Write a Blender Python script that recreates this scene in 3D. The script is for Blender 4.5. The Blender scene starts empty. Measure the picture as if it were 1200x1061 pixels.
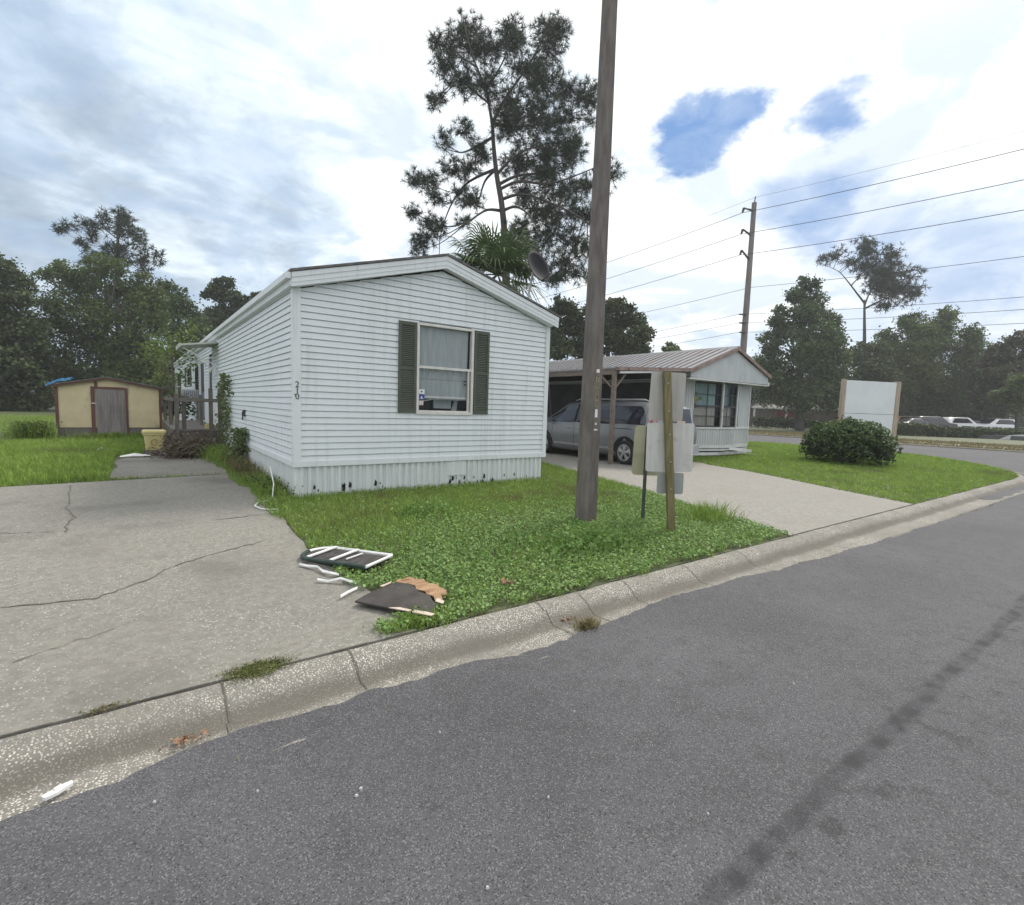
import bpy, math, random
import numpy as np
from mathutils import Vector, Matrix

# ------------------------------------------------------------------ camera, sky, sun, exposure
scene = bpy.context.scene
COL = scene.collection
random.seed(7)
RNG = np.random.default_rng(11)

F_PX, YAW, PITCH, ROLL, CAM_H = 599.0, .636, .089, .032, 1.49
_f = Vector((math.sin(YAW)*math.cos(PITCH), math.cos(YAW)*math.cos(PITCH), -math.sin(PITCH)))
_r0 = Vector((math.cos(YAW), -math.sin(YAW), 0)); _u0 = _r0.cross(_f)
CR = _r0*math.cos(ROLL)+_u0*math.sin(ROLL); CU = -_r0*math.sin(ROLL)+_u0*math.cos(ROLL)
cam_d = bpy.data.cameras.new('camera'); cam = bpy.data.objects.new('camera', cam_d); COL.objects.link(cam)
cam_d.sensor_width = 36; cam_d.lens = F_PX/1200*36; cam_d.clip_end = 3000; cam_d.clip_start = .05
cam.matrix_world = Matrix(((CR.x, CU.x, -_f.x, 0), (CR.y, CU.y, -_f.y, 0), (CR.z, CU.z, -_f.z, CAM_H), (0, 0, 0, 1)))
scene.camera = cam

def at(px, py, D):
    """point at depth D (metres in front of the camera) seen at a photo position"""
    return Vector((0, 0, CAM_H)) + (_f + CR*((px-600)/F_PX) - CU*((py-530.5)/F_PX))*D

scene.view_settings.view_transform = 'Standard'; scene.view_settings.look = 'None'
scene.view_settings.gamma = 1; scene.view_settings.exposure = 0.44
scene.render.engine = 'CYCLES'
scene.cycles.max_bounces = 6; scene.cycles.transparent_max_bounces = 12; scene.cycles.volume_bounces = 0
scene.cycles.use_denoising = True

SUN_DIR = Vector((.66, .10, .80)).normalized()
SUN_EL = math.asin(SUN_DIR.z); SUN_AZ = math.atan2(SUN_DIR.x, SUN_DIR.y)

def nd(t, typ, ins=None, **p):
    n = t.nodes.new(typ)
    for k, v in p.items(): setattr(n, k, v)
    for k, v in (ins or {}).items():
        s = n.inputs[k]
        if isinstance(v, bpy.types.NodeSocket): t.links.new(v, s)
        else:
            if hasattr(s.default_value, '__len__') and not hasattr(v, '__len__'): v = (v,)*len(s.default_value)
            if hasattr(s.default_value, '__len__') and len(s.default_value) == 4 and len(v) == 3: v = (*v, 1)
            s.default_value = v
    return n
def mth(t, op, a, b=0.0, clamp=False):
    return nd(t, 'ShaderNodeMath', {0: a, 1: b}, operation=op, use_clamp=clamp).outputs[0]
def mix(t, fac, a, b, typ='MIX'):
    return nd(t, 'ShaderNodeMixRGB', {0: fac, 1: a, 2: b}, blend_type=typ).outputs[0]
def ramp(t, fac, stops):
    n = nd(t, 'ShaderNodeValToRGB', {0: fac}); e = n.color_ramp.elements
    while len(e) < len(stops): e.new(.5)
    for q, (p, c) in zip(e, stops):
        q.position = p; q.color = (c, c, c, 1) if not hasattr(c, '__len__') else (*c, 1)
    return n.outputs[0]
def sstep(t, x, a, b):
    n = nd(t, 'ShaderNodeMapRange', {0: x, 1: a, 2: b, 3: 0.0, 4: 1.0}, interpolation_type='SMOOTHSTEP'); return n.outputs[0]

world = bpy.data.worlds.new('World'); scene.world = world; world.use_nodes = True
wt = world.node_tree; wt.nodes.clear()
w_out = wt.nodes.new('ShaderNodeOutputWorld')
sky = nd(wt, 'ShaderNodeTexSky', sky_type='NISHITA', sun_disc=False, sun_elevation=SUN_EL, sun_rotation=SUN_AZ, dust_density=1.5, ozone_density=2.0)
gen = nd(wt, 'ShaderNodeTexCoord').outputs['Generated']
sep = nd(wt, 'ShaderNodeSeparateXYZ', {0: gen})
zz = mth(wt, 'ADD', mth(wt, 'MAXIMUM', sep.outputs[2], 0.0), .22)
pl = nd(wt, 'ShaderNodeCombineXYZ', {0: mth(wt, 'DIVIDE', sep.outputs[0], zz), 1: mth(wt, 'DIVIDE', sep.outputs[1], zz), 2: 0.0}).outputs[0]
nz1 = nd(wt, 'ShaderNodeTexNoise', {'Vector': pl, 'Scale': 1.25, 'Detail': 9.0, 'Roughness': .55, 'Distortion': .5}).outputs[0]
nz2 = nd(wt, 'ShaderNodeTexNoise', {'Vector': pl, 'Scale': 3.6, 'Detail': 9.0, 'Roughness': .6, 'Distortion': .3}).outputs[0]
nzv = nd(wt, 'ShaderNodeTexNoise', {'Vector': pl, 'Scale': 4.0, 'Detail': 8.0, 'Roughness': .62}).outputs['Color']
warp = nd(wt, 'ShaderNodeVectorMath', {0: nzv, 1: (.5, .5, .5)}, operation='SUBTRACT').outputs[0]
warp = nd(wt, 'ShaderNodeVectorMath', {0: warp, 'Scale': .16}, operation='SCALE').outputs[0]
wdir = nd(wt, 'ShaderNodeVectorMath', {0: nd(wt, 'ShaderNodeVectorMath', {0: gen, 1: warp}, operation='ADD').outputs[0]}, operation='NORMALIZE').outputs[0]
def skydot(d, vec):
    return nd(wt, 'ShaderNodeVectorMath', {0: vec, 1: tuple(Vector(d).normalized())}, operation='DOT_PRODUCT').outputs['Value']
# cloud brightness: brighter round the veiled sun, greyer away from it
glow = sstep(wt, skydot((.62, .50, .62), wdir), .55, 1.0)
glow2 = sstep(wt, skydot((.86, .30, .42), wdir), .80, 1.0)
nz3 = nd(wt, 'ShaderNodeTexNoise', {'Vector': pl, 'Scale': 9.0, 'Detail': 8.0, 'Roughness': .6, 'Distortion': .4}).outputs[0]
b = mth(wt, 'ADD', mth(wt, 'ADD', mth(wt, 'MULTIPLY', nz1, .95), mth(wt, 'MULTIPLY', nz3, .22)), mth(wt, 'MULTIPLY', nz2, .85))
b = mth(wt, 'SUBTRACT', b, .385)
b = mth(wt, 'ADD', b, mth(wt, 'MULTIPLY', glow, .33))
b = mth(wt, 'ADD', b, mth(wt, 'MULTIPLY', glow2, .12))
b = mth(wt, 'SUBTRACT', b, mth(wt, 'MULTIPLY', sstep(wt, skydot((-.25, .93, .27), gen), .80, 1.0), .12))
cloud = ramp(wt, b, [(.34, (2.9, 3.65, 4.65)), (.54, (4.3, 5.15, 6.1)), (.70, (6.6, 7.5, 8.3)), (.94, (9.2, 9.5, 9.6))])
# gaps where blue shows through
holes = None
for d, c0, c1 in (((.737, .507, .446), .9973, .9987), ((.757, .478, .456), .9980, .9993), ((.716, .535, .432), .9980, .9993), ((.814, .366, .451), .9988, 1.0), ((.956, .207, .20), .987, 1.010), ((.90, .32, .265), .992, 1.006), ((-.25, .83, .55), .995, 1.003), ((.652, .43, .585), .9992, 1.0003), ((.86, .38, .315), .9965, 1.0012), ((.83, .43, .34), .9985, 1.0012)):
    h = sstep(wt, skydot(d, wdir), c0, c1)
    holes = h if holes is None else mth(wt, 'MAXIMUM', holes, h)
thin = sstep(wt, nz2, .58, .78)
holes = mth(wt, 'MAXIMUM', holes, mth(wt, 'MULTIPLY', thin, .16))
blue = mix(wt, .85, sky.outputs[0], (1.15, 2.6, 5.4))
low = sstep(wt, sep.outputs[2], .0, .22)
high = mth(wt, 'MAXIMUM', sstep(wt, sep.outputs[2], .58, .85), sstep(wt, skydot((-_f.x, -_f.y, .25), gen), -.1, .5))   # unseen sky overhead and behind the camera, brightened to add light
cloud = mix(wt, high, cloud, (9.2, 9.3, 9.3, 1))
cloud = mix(wt, low, mix(wt, .5, cloud, (4.5, 5.7, 7.0)), cloud)
nzs = nd(wt, 'ShaderNodeTexNoise', {'Vector': pl, 'Scale': 2.1, 'Detail': 10.0, 'Roughness': .58, 'Distortion': .9}).outputs[0]
shade = mth(wt, 'MULTIPLY', mth(wt, 'MULTIPLY', sstep(wt, nzs, .56, .42), sstep(wt, sep.outputs[2], .60, .46)), .88)
cloud = mix(wt, shade, cloud, mix(wt, .5, cloud, (3.1, 4.35, 6.2, 1)))
puff = mth(wt, 'MULTIPLY', mth(wt, 'MULTIPLY', sstep(wt, nzs, .56, .66), sstep(wt, skydot((.80, .45, .38), gen), .70, .97)), .8)
cloud = mix(wt, puff, cloud, (9.6, 9.7, 9.7, 1))
holes = mth(wt, 'MULTIPLY', holes, mth(wt, 'ADD', .52, mth(wt, 'MULTIPLY', nz3, .78)), True)
skycol = mix(wt, holes, cloud, blue)
bg = nd(wt, 'ShaderNodeBackground', {'Color': skycol, 'Strength': .1})
wt.links.new(bg.outputs[0], w_out.inputs[0])

sun_d = bpy.data.lights.new('sun', 'SUN'); sun_d.energy = 2.3; sun_d.angle = math.radians(17); sun_d.color = (1, .93, .82)
sun = bpy.data.objects.new('sun', sun_d); COL.objects.link(sun)
sun.rotation_euler = SUN_DIR.to_track_quat('Z', 'Y').to_euler()

# ------------------------------------------------------------------ materials
def new_mat(name):
    m = bpy.data.materials.new(name); m.use_nodes = True; t = m.node_tree; t.nodes.clear()
    o = t.nodes.new('ShaderNodeOutputMaterial'); p = t.nodes.new('ShaderNodeBsdfPrincipled')
    t.links.new(p.outputs[0], o.inputs[0])
    return m, t, p, o
def coords(t, stretch=None, kind='Object'):
    c = nd(t, 'ShaderNodeTexCoord').outputs[kind]
    if stretch: c = nd(t, 'ShaderNodeMapping', {'Vector': c, 'Scale': stretch}).outputs[0]
    return c
def noise(t, c, sc, det=5., rough=.55, dist=0.):
    return nd(t, 'ShaderNodeTexNoise', {'Vector': c, 'Scale': float(sc), 'Detail': float(det), 'Roughness': rough, 'Distortion': dist}).outputs[0]
def bumpn(t, p, h, s, d=.01):
    n = nd(t, 'ShaderNodeBump', {'Height': h, 'Strength': s, 'Distance': d}); t.links.new(n.outputs[0], p.inputs['Normal'])
def setp(t, p, **k):
    for a, v in k.items():
        s = p.inputs[a.replace('_', ' ')]
        if isinstance(v, bpy.types.NodeSocket): t.links.new(v, s)
        else: s.default_value = (*v, 1) if hasattr(v, '__len__') else v
def M(name, c, c2=None, sc=5., det=5., rough=.7, bump=0., bsc=None, bd=.01, lo=.35, hi=.65, stretch=None, metal=0., c3=None, sc3=2., lo3=.55, hi3=.7, spec=.4, st3=None):
    m, t, p, o = new_mat(name); co = coords(t, stretch)
    n = noise(t, co, sc, det)
    col = ramp(t, n, [(lo, c), (hi, c2 or c)]) if c2 else None
    if c3:
        col = mix(t, sstep(t, noise(t, coords(t, st3), sc3, 6.), lo3, hi3), col if col else (*c, 1), (*c3, 1))
    setp(t, p, Roughness=rough, Metallic=metal); p.inputs['Specular IOR Level'].default_value = spec
    if col: t.links.new(col, p.inputs['Base Color'])
    else: p.inputs['Base Color'].default_value = (*c, 1)
    if bump: bumpn(t, p, noise(t, co, bsc or sc*4, 4.), bump, bd)
    return m
def leafmat(name, c, c2, sc=1.5, trans=.3, rough=.55, c3=None):
    m, t, p, o = new_mat(name); co = coords(t)
    col = ramp(t, noise(t, co, sc, 6., .7), [(.36, c), (.64, c2)])
    col = mix(t, sstep(t, noise(t, co, sc*9, 2.), .45, .75), col, tuple(min(1, v*1.55) for v in c2)+(1,))
    if c3: col = mix(t, sstep(t, noise(t, co, sc*.6, 3.), .56, .7), col, (*c3, 1))
    setp(t, p, Base_Color=col, Roughness=rough); p.inputs['Specular IOR Level'].default_value = .25
    tr = nd(t, 'ShaderNodeBsdfTranslucent', {'Color': col})
    mx = nd(t, 'ShaderNodeMixShader', {0: trans, 1: p.outputs[0], 2: tr.outputs[0]})
    t.links.new(mx.outputs[0], o.inputs[0])
    return m

def asphalt(name, streak):
    m, t, p, o = new_mat(name); co = coords(t)
    big = noise(t, co, .7, 5.); mid = noise(t, co, 7., 5.)
    col = ramp(t, big, [(.3, (.070, .0695, .077)), (.7, (.106, .1055, .115))])
    col = mix(t, mth(t, 'MULTIPLY', sstep(t, mid, .45, .7), .45), col, (.060, .058, .061, 1))
    v = nd(t, 'ShaderNodeTexVoronoi', {'Vector': co, 'Scale': 200.}); vs = nd(t, 'ShaderNodeSeparateColor', {0: v.outputs['Color']})
    col = mix(t, sstep(t, vs.outputs[0], .25, .0), col, (.035, .034, .036, 1))
    col = mix(t, mth(t, 'MULTIPLY', sstep(t, vs.outputs[1], .80, .92), .55), col, (.235, .234, .238, 1))
    v2 = nd(t, 'ShaderNodeTexVoronoi', {'Vector': co, 'Scale': 95.}); v2s = nd(t, 'ShaderNodeSeparateColor', {0: v2.outputs['Color']})
    speck = mth(t, 'MULTIPLY', sstep(t, v2s.outputs[2], .968, .975), sstep(t, v2.outputs['Distance'], .36, .22))
    col = mix(t, speck, col, (.36, .36, .36, 1))
    if streak:
        s = nd(t, 'ShaderNodeSeparateXYZ', {0: co})
        wob = mth(t, 'MULTIPLY', mth(t, 'SUBTRACT', noise(t, co, 1.1, 4.), .5), .20)
        dist = mth(t, 'ABSOLUTE', mth(t, 'ADD', mth(t, 'SUBTRACT', s.outputs[1], .885), wob))
        band = sstep(t, dist, .062, .02)
        blot = sstep(t, noise(t, co, 5.5, 5.), .40, .62)
        side = mth(t, 'MULTIPLY', sstep(t, mth(t, 'ABSOLUTE', mth(t, 'SUBTRACT', s.outputs[1], .78)), .32, .05), sstep(t, noise(t, co, 7., 4.), .57, .68))
        inr = mth(t, 'MULTIPLY', sstep(t, s.outputs[0], .9, 1.8), sstep(t, s.outputs[0], 9., 6.5))
        fac = mth(t, 'MULTIPLY', mth(t, 'MAXIMUM', mth(t, 'MULTIPLY', band, mth(t, 'ADD', mth(t, 'MULTIPLY', blot, .6), .35)), mth(t, 'MULTIPLY', side, .5)), inr)
        col = mix(t, mth(t, 'MULTIPLY', fac, .90), col, (.032, .032, .036, 1))
    setp(t, p, Base_Color=col, Roughness=.82); p.inputs['Specular IOR Level'].default_value = .3
    h = mth(t, 'ADD', mth(t, 'MULTIPLY', vs.outputs[0], .6), noise(t, co, 130., 3.))
    bumpn(t, p, h, .55, .006)
    return m
def aggregate(name, mortar, peb, peb2, scale, stain=None, cover=(.35, .5), gutter=False, big=(.9, .35)):
    m, t, p, o = new_mat(name); co = coords(t)
    wc = nd(t, 'ShaderNodeVectorMath', {0: co, 1: nd(t, 'ShaderNodeVectorMath', {0: nd(t, 'ShaderNodeTexNoise', {'Vector': co, 'Scale': scale*.8}).outputs['Color'], 'Scale': .5/scale}, operation='SCALE').outputs[0]}, operation='ADD').outputs[0]
    v = nd(t, 'ShaderNodeTexVoronoi', {'Vector': wc, 'Scale': float(scale)}); vs = nd(t, 'ShaderNodeSeparateColor', {0: v.outputs['Color']})
    pc = mix(t, vs.outputs[0], (*peb, 1), (*peb2, 1))
    stone = mth(t, 'MULTIPLY', sstep(t, v.outputs['Distance'], .48, .34), sstep(t, vs.outputs[1], cover[0], cover[1]))
    mc = ramp(t, noise(t, co, 18., 5.), [(.3, tuple(x*.82 for x in mortar)), (.7, tuple(x*1.15 for x in mortar))])
    wear = sstep(t, noise(t, co, 1.4, 5., .6), .36, .62)
    col = mix(t, mth(t, 'MULTIPLY', stone, mth(t, 'ADD', mth(t, 'MULTIPLY', wear, .65), .35)), mc, pc)
    bn = noise(t, co, big[0], 6., .6)
    if stain: col = mix(t, mth(t, 'MULTIPLY', sstep(t, bn, .48, .70), big[1]), col, (*stain, 1))
    col = mix(t, mth(t, 'MULTIPLY', sstep(t, noise(t, co, 2.7, 6.), .52, .75), .35), col, (*[x*.72 for x in mortar], 1))
    if gutter:
        s = nd(t, 'ShaderNodeSeparateXYZ', {0: co})
        wob = mth(t, 'MULTIPLY', mth(t, 'SUBTRACT', noise(t, co, 2., 5.), .5), .12)
        d = mth(t, 'ABSOLUTE', mth(t, 'ADD', mth(t, 'SUBTRACT', s.outputs[1], 2.90), wob))
        col = mix(t, mth(t, 'MULTIPLY', sstep(t, d, .11, .02), .74), col, (.105, .095, .080, 1))
    setp(t, p, Base_Color=col, Roughness=.88); p.inputs['Specular IOR Level'].default_value = .25
    bumpn(t, p, mth(t, 'ADD', stone, mth(t, 'MULTIPLY', noise(t, co, scale*2.2, 3.), .6)), .5, .004)
    return m

def siding_mat(name, c):
    m, t, p, o = new_mat(name); co = coords(t)
    st = noise(t, coords(t, (7., 7., .35)), 1.6, 6., .65)
    col = mix(t, mth(t, 'MULTIPLY', sstep(t, st, .48, .76), .42), (*c, 1), (.44, .46, .44, 1))
    col = mix(t, mth(t, 'MULTIPLY', sstep(t, noise(t, co, 1.3, 6.), .50, .75), .22), col, (.47, .53, .51, 1))
    setp(t, p, Base_Color=col, Roughness=.48); p.inputs['Specular IOR Level'].default_value = .35
    bumpn(t, p, noise(t, coords(t, (1, 1, 14.)), 5., 3.), .12, .01)
    return m
def metal_roof_mat():
    m, t, p, o = new_mat('weathered_metal'); co = coords(t)
    st = noise(t, coords(t, (.5, 5., 1)), 1.0, 6., .65)
    col = ramp(t, st, [(.30, (.25, .255, .27)), (.52, (.28, .275, .285)), (.64, (.23, .20, .19)), (.78, (.20, .150, .135))])
    setp(t, p, Base_Color=col, Roughness=.45, Metallic=.35)
    bumpn(t, p, noise(t, co, 3., 3.), .1, .02)
    return m
def glass_mat(name, tint=(.02, .022, .025), rough=.04, alpha=.0):
    m, t, p, o = new_mat(name)
    setp(t, p, Base_Color=tint, Roughness=rough); p.inputs['Specular IOR Level'].default_value = .75
    if alpha:
        tr = nd(t, 'ShaderNodeBsdfTransparent'); bf = nd(t, 'ShaderNodeNewGeometry').outputs['Backfacing']; fr = nd(t, 'ShaderNodeFresnel', {'IOR': mth(t, 'SUBTRACT', 1.55, mth(t, 'MULTIPLY', bf, .905))})
        fac = mth(t, 'ADD', fr.outputs[0], 1-alpha, True)
        mx = nd(t, 'ShaderNodeMixShader', {0: fac, 1: tr.outputs[0], 2: p.outputs[0]}); t.links.new(mx.outputs[0], o.inputs[0])
        setp(t, p, Base_Color=(.05, .055, .06))
    return m
def carpaint(name, c):
    m, t, p, o = new_mat(name); co = coords(t)
    col = mix(t, mth(t, 'MULTIPLY', sstep(t, noise(t, co, 3., 6.), .45, .75), .3), (*c, 1), (*[x*.75 for x in c], 1))
    setp(t, p, Base_Color=col, Roughness=.34, Metallic=.25); p.inputs['Coat Weight'].default_value = .5; p.inputs['Coat Roughness'].default_value = .12
    return m

MT = dict(
  asphalt=asphalt('asphalt_worn', True), asphalt_far=asphalt('asphalt_grey', False),
  drive=aggregate('driveway_concrete', (.222, .211, .188), (.50, .54, .50), (.15, .14, .12), 66, stain=(.130, .124, .110), cover=(.40, .75), big=(.55, .8)),
  drive_b=aggregate('pale_driveway_concrete', (.270, .260, .238), (.40, .38, .35), (.20, .19, .17), 60, stain=(.25, .235, .21), cover=(.3, .7), big=(.5, .55)),
  kerb=aggregate('kerb_shell_concrete', (.205, .196, .176), (.70, .67, .62), (.34, .31, .26), 88, stain=(.20, .185, .16), cover=(.02, .3), gutter=True, big=(1.2, .5)),
  crack=M('crack_dirt', (.075, .07, .058), (.14, .13, .10), 8.),
  soil=M('lawn_ground', (.052, .070, .026), (.080, .098, .040), 3., bump=.5, bsc=40, c3=(.085, .085, .045), sc3=1.3, lo3=.62, hi3=.72),
  verge=M('verge_ground', (.17, .17, .075), (.24, .21, .11), 1.2, c3=(.10, .13, .05), sc3=.15, lo3=.45, hi3=.6, bump=.4, bsc=20),
  grass=leafmat('grass_green', (.150, .235, .044), (.220, .315, .070), 1.4, .35, c3=(.17, .17, .065)),
  grass2=leafmat('lawn_green', (.160, .255, .045), (.230, .330, .068), .7, .35, c3=(.16, .20, .06)),
  drygrass=leafmat('dry_grass', (.12, .11, .045), (.20, .165, .085), 3., .25),
  clover=leafmat('clover_green', (.145, .255, .070), (.225, .345, .120), 3., .30),
  weed=leafmat('weed_green', (.105, .190, .045), (.160, .265, .07), 3., .35),
  oakleaf=leafmat('oak_leaf', (.062, .096, .030), (.112, .150, .050), .35, .36, c3=(.12, .125, .05)),
  oakdark=leafmat('dark_oak_leaf', (.040, .060, .026), (.075, .100, .040), .35, .2),
  gumleaf=leafmat('gum_leaf', (.050, .082, .030), (.088, .128, .048), .4, .25),
  redleaf=leafmat('reddish_leaf', (.060, .066, .032), (.085, .082, .042), .4, .25, c3=(.06, .085, .04)),
  limeleaf=leafmat('lime_leaf', (.10, .15, .04), (.16, .21, .06), 2., .35),
  pine=leafmat('pine_needle', (.018, .033, .018), (.036, .055, .026), .8, .15),
  palm=leafmat('palm_frond', (.055, .088, .038), (.10, .14, .062), 2., .2),
  bush=leafmat('bush_leaf', (.030, .050, .022), (.055, .085, .034), 2., .2),
  bushtip=leafmat('bush_tip', (.075, .125, .040), (.115, .170, .06), 4., .3),
  vine=leafmat('vine_leaf', (.09, .125, .05), (.15, .19, .085), 5., .3),
  bark=M('pine_bark', (.040, .033, .029), (.080, .064, .055), 6., stretch=(1, 1, .25), bump=.8, bd=.03),
  barkgrey=M('oak_bark', (.075, .068, .058), (.13, .12, .105), 5., stretch=(1, 1, .3), bump=.7, bd=.03),
  twig=M('dead_twig', (.085, .066, .050), (.18, .142, .108), 9.),
  siding=siding_mat('white_vinyl', (.72, .76, .785)), trim=siding_mat('white_trim', (.74, .775, .795)),
  skirt=M('skirting_vinyl', (.60, .64, .64), (.72, .75, .745), 3., stretch=(6, 6, .4), c3=(.40, .44, .40), sc3=2.2, lo3=.62, hi3=.85, st3=(4, 4, 1), rough=.55),
  shingle=M('roof_shingle', (.10, .095, .09), (.17, .165, .16), 9., bump=.6, bsc=50),
  shutter=M('shutter_green', (.075, .085, .065), (.092, .102, .078), 4., rough=.55),
  frame=M('window_metal', (.62, .60, .57), (.72, .71, .68), 6., rough=.4),
  glass=glass_mat('window_glass', alpha=.86), darkglass=glass_mat('dark_glass', (.022, .024, .034), .06),
  room=M('dark_room', (.045, .04, .05), (.075, .065, .07), 3.),
  curtain=M('white_sheet', (.40, .46, .49), (.50, .55, .57), 4., stretch=(6, 1, .6), bump=.3, bsc=8),
  black=M('black_paint', (.015, .015, .016), (.03, .03, .03), 8., rough=.5),
  white=M('white_paint', (.70, .71, .71), (.80, .80, .79), 5., rough=.5),
  blue=M('blue_print', (.03, .06, .30), (.05, .09, .36), 5.), pink=M('pale_print', (.62, .42, .40), (.75, .7, .68), 20.),
  doord=M('door_dark', (.06, .062, .07), (.085, .085, .095), 3.), doorb=M('door_panel_blue', (.13, .16, .24), (.17, .20, .28), 3.),
  greywood=M('grey_wood', (.105, .092, .080), (.18, .163, .146), 4., stretch=(6, 6, .5), bump=.4, bd=.01),
  greyplank=M('grey_plank', (.12, .107, .094), (.21, .192, .17), 4., stretch=(.7, 6, 6), bump=.4, bd=.01),
  polecon=M('pole_concrete', (.112, .097, .088), (.180, .160, .146), 5., stretch=(3, 3, .7), bump=.35, bsc=30, c3=(.11, .092, .084), sc3=1.2, st3=(3, 3, .5)),
  polefar=M('weathered_steel', (.155, .135, .125), (.215, .19, .178), 2., stretch=(2, 2, .3)),
  steel=M('dark_steel', (.06, .06, .065), (.10, .10, .105), 5., rough=.45, metal=.4),
  wire=M('wire_dark', (.06, .06, .07)),
  signback=M('sign_back', (.35, .335, .31), (.43, .415, .39), 3., stretch=(5, 5, .5), rough=.5, metal=.25, c3=(.36, .34, .31), sc3=3.),
  signpale=M('pale_sign_back', (.52, .515, .50), (.62, .61, .59), 3., stretch=(6, 6, .5), rough=.5, metal=.2, c3=(.42, .405, .38), sc3=3.),
  signyel=M('stained_sign_back', (.36, .355, .24), (.44, .43, .32), 3., rough=.55, c3=(.30, .32, .19), sc3=4.),
  signdark=M('small_sign_back', (.28, .30, .295), (.33, .35, .345), 4., rough=.5, metal=.2),
  postwood=M('olive_post', (.13, .115, .050), (.22, .19, .095), 4., stretch=(8, 8, .6), bump=.4, bd=.01),
  postblack=M('dark_post', (.045, .05, .045), (.08, .085, .075), 5.),
  shedy=M('cream_board', (.57, .49, .31), (.66, .565, .375), 2.5, c3=(.40, .35, .25), sc3=1.4, rough=.75),
  shedt=M('red_brown_trim', (.115, .050, .046), (.165, .075, .066), 6., stretch=(1, 1, .4)),
  shedb=M('grey_skirt_board', (.135, .125, .115), (.19, .175, .155), 4.),
  sheddoor=M('bare_plywood', (.16, .145, .145), (.27, .245, .24), 3., stretch=(5, 5, .45), bump=.4),
  tarp=M('blue_tarp', (.06, .24, .52), (.12, .36, .66), 3., bump=.5, bsc=12),
  binyel=M('yellow_plastic', (.50, .43, .19), (.60, .52, .26), 4., rough=.5), binmark=M('brown_mark', (.28, .20, .07)),
  deckdark=M('deck_dark', (.09, .075, .068), (.16, .135, .12), 4., stretch=(1, 5, 5)),
  acm=M('ac_metal', (.50, .52, .54), (.60, .62, .63), 6.), acg=M('ac_grille', (.22, .24, .28), (.30, .32, .36), 40., stretch=(1, 1, .1)),
  awn=M('awning_metal', (.42, .44, .40), (.52, .54, .50), 3.),
  h2wall=M('pale_panel', (.50, .525, .53), (.57, .59, .595), 2., stretch=(3, 3, .5), c3=(.42, .44, .44), sc3=1.2, rough=.55),
  h2trim=M('aged_white_trim', (.58, .59, .59), (.68, .68, .67), 4., c3=(.42, .38, .33), sc3=3., lo3=.6, hi3=.75),
  rust=M('rusty_edge', (.22, .145, .12), (.33, .25, .225), 5., c3=(.13, .075, .06), sc3=6.), roofm=metal_roof_mat(), moss=leafmat('moss', (.085, .105, .030), (.14, .155, .055), 4., .2),
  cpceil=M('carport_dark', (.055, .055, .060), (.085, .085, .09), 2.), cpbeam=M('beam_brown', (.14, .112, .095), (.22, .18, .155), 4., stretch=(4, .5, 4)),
  teal=M('teal_curtain', (.20, .33, .34), (.30, .43, .43), 5., stretch=(6, 6, .4)), redc=M('red_cloth', (.34, .05, .05), (.42, .09, .07), 5.), yelc=M('yellow_cloth', (.6, .45, .05), (.68, .55, .1), 5.), greenc=M('green_cloth', (.08, .25, .09), (.12, .33, .12), 5.),
  silver=carpaint('silver_paint', (.21, .22, .24)), whitecar=carpaint('white_car_paint', (.78, .79, .80)), darkcar=carpaint('dark_car_paint', (.035, .035, .042)), tancar=carpaint('tan_car_paint', (.42, .30, .13)),
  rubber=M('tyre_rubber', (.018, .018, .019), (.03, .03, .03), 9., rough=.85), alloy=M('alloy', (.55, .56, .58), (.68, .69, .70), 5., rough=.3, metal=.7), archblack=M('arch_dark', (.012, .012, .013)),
  redlamp=M('red_lamp', (.30, .02, .02), (.36, .03, .03), 6., rough=.2), moulding=M('grey_moulding', (.30, .31, .33), (.36, .37, .39), 5.),
  dish=M('dish_grey', (.020, .021, .026), (.030, .031, .037), 4., rough=.7, spec=.2), dishpale=M('dish_pale', (.40, .41, .42), (.47, .48, .48), 4.),
  board=M('white_board', (.66, .69, .72), (.72, .75, .77), 1.2, rough=.5), boardpost=M('tan_post', (.34, .27, .21), (.44, .36, .29), 4., stretch=(6, 6, .5)),
  brick=M('tan_brick', (.26, .19, .165), (.34, .26, .225), 8., c3=(.40, .33, .28), sc3=.6), brickroof=M('brown_roof', (.13, .115, .115), (.18, .165, .16), 5.), reddoor=M('red_door', (.34, .055, .055), (.40, .08, .075), 4.),
  farwall=M('faded_trailer', (.42, .45, .47), (.52, .54, .55), 2.),
  tar=M('tar_felt', (.036, .031, .029), (.066, .058, .054), 6., bump=.4, bsc=40, rough=.75), ply=M('torn_plywood', (.26, .15, .075), (.42, .27, .16), 7., stretch=(1, 5, 1), bump=.6, c3=(.20, .10, .05), sc3=9.), plypale=M('pale_splinter', (.52, .42, .36), (.64, .54, .47), 9.),
  greenframe=M('dark_green_frame', (.022, .040, .034), (.04, .065, .055), 8., rough=.4), slat=M('dark_slat', (.075, .070, .068), (.13, .12, .112), 12.),
  paper=M('white_plastic', (.72, .72, .71), (.82, .82, .81), 9.), leafdry=M('dead_leaf', (.20, .115, .07), (.34, .21, .13), 12.), stone=M('pale_stone', (.38, .38, .37), (.55, .55, .53), 20.),
  yellowsign=M('yellow_mark', (.27, .235, .13), (.35, .31, .18), 6.),
)
for k in ('paper',): pass

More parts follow.
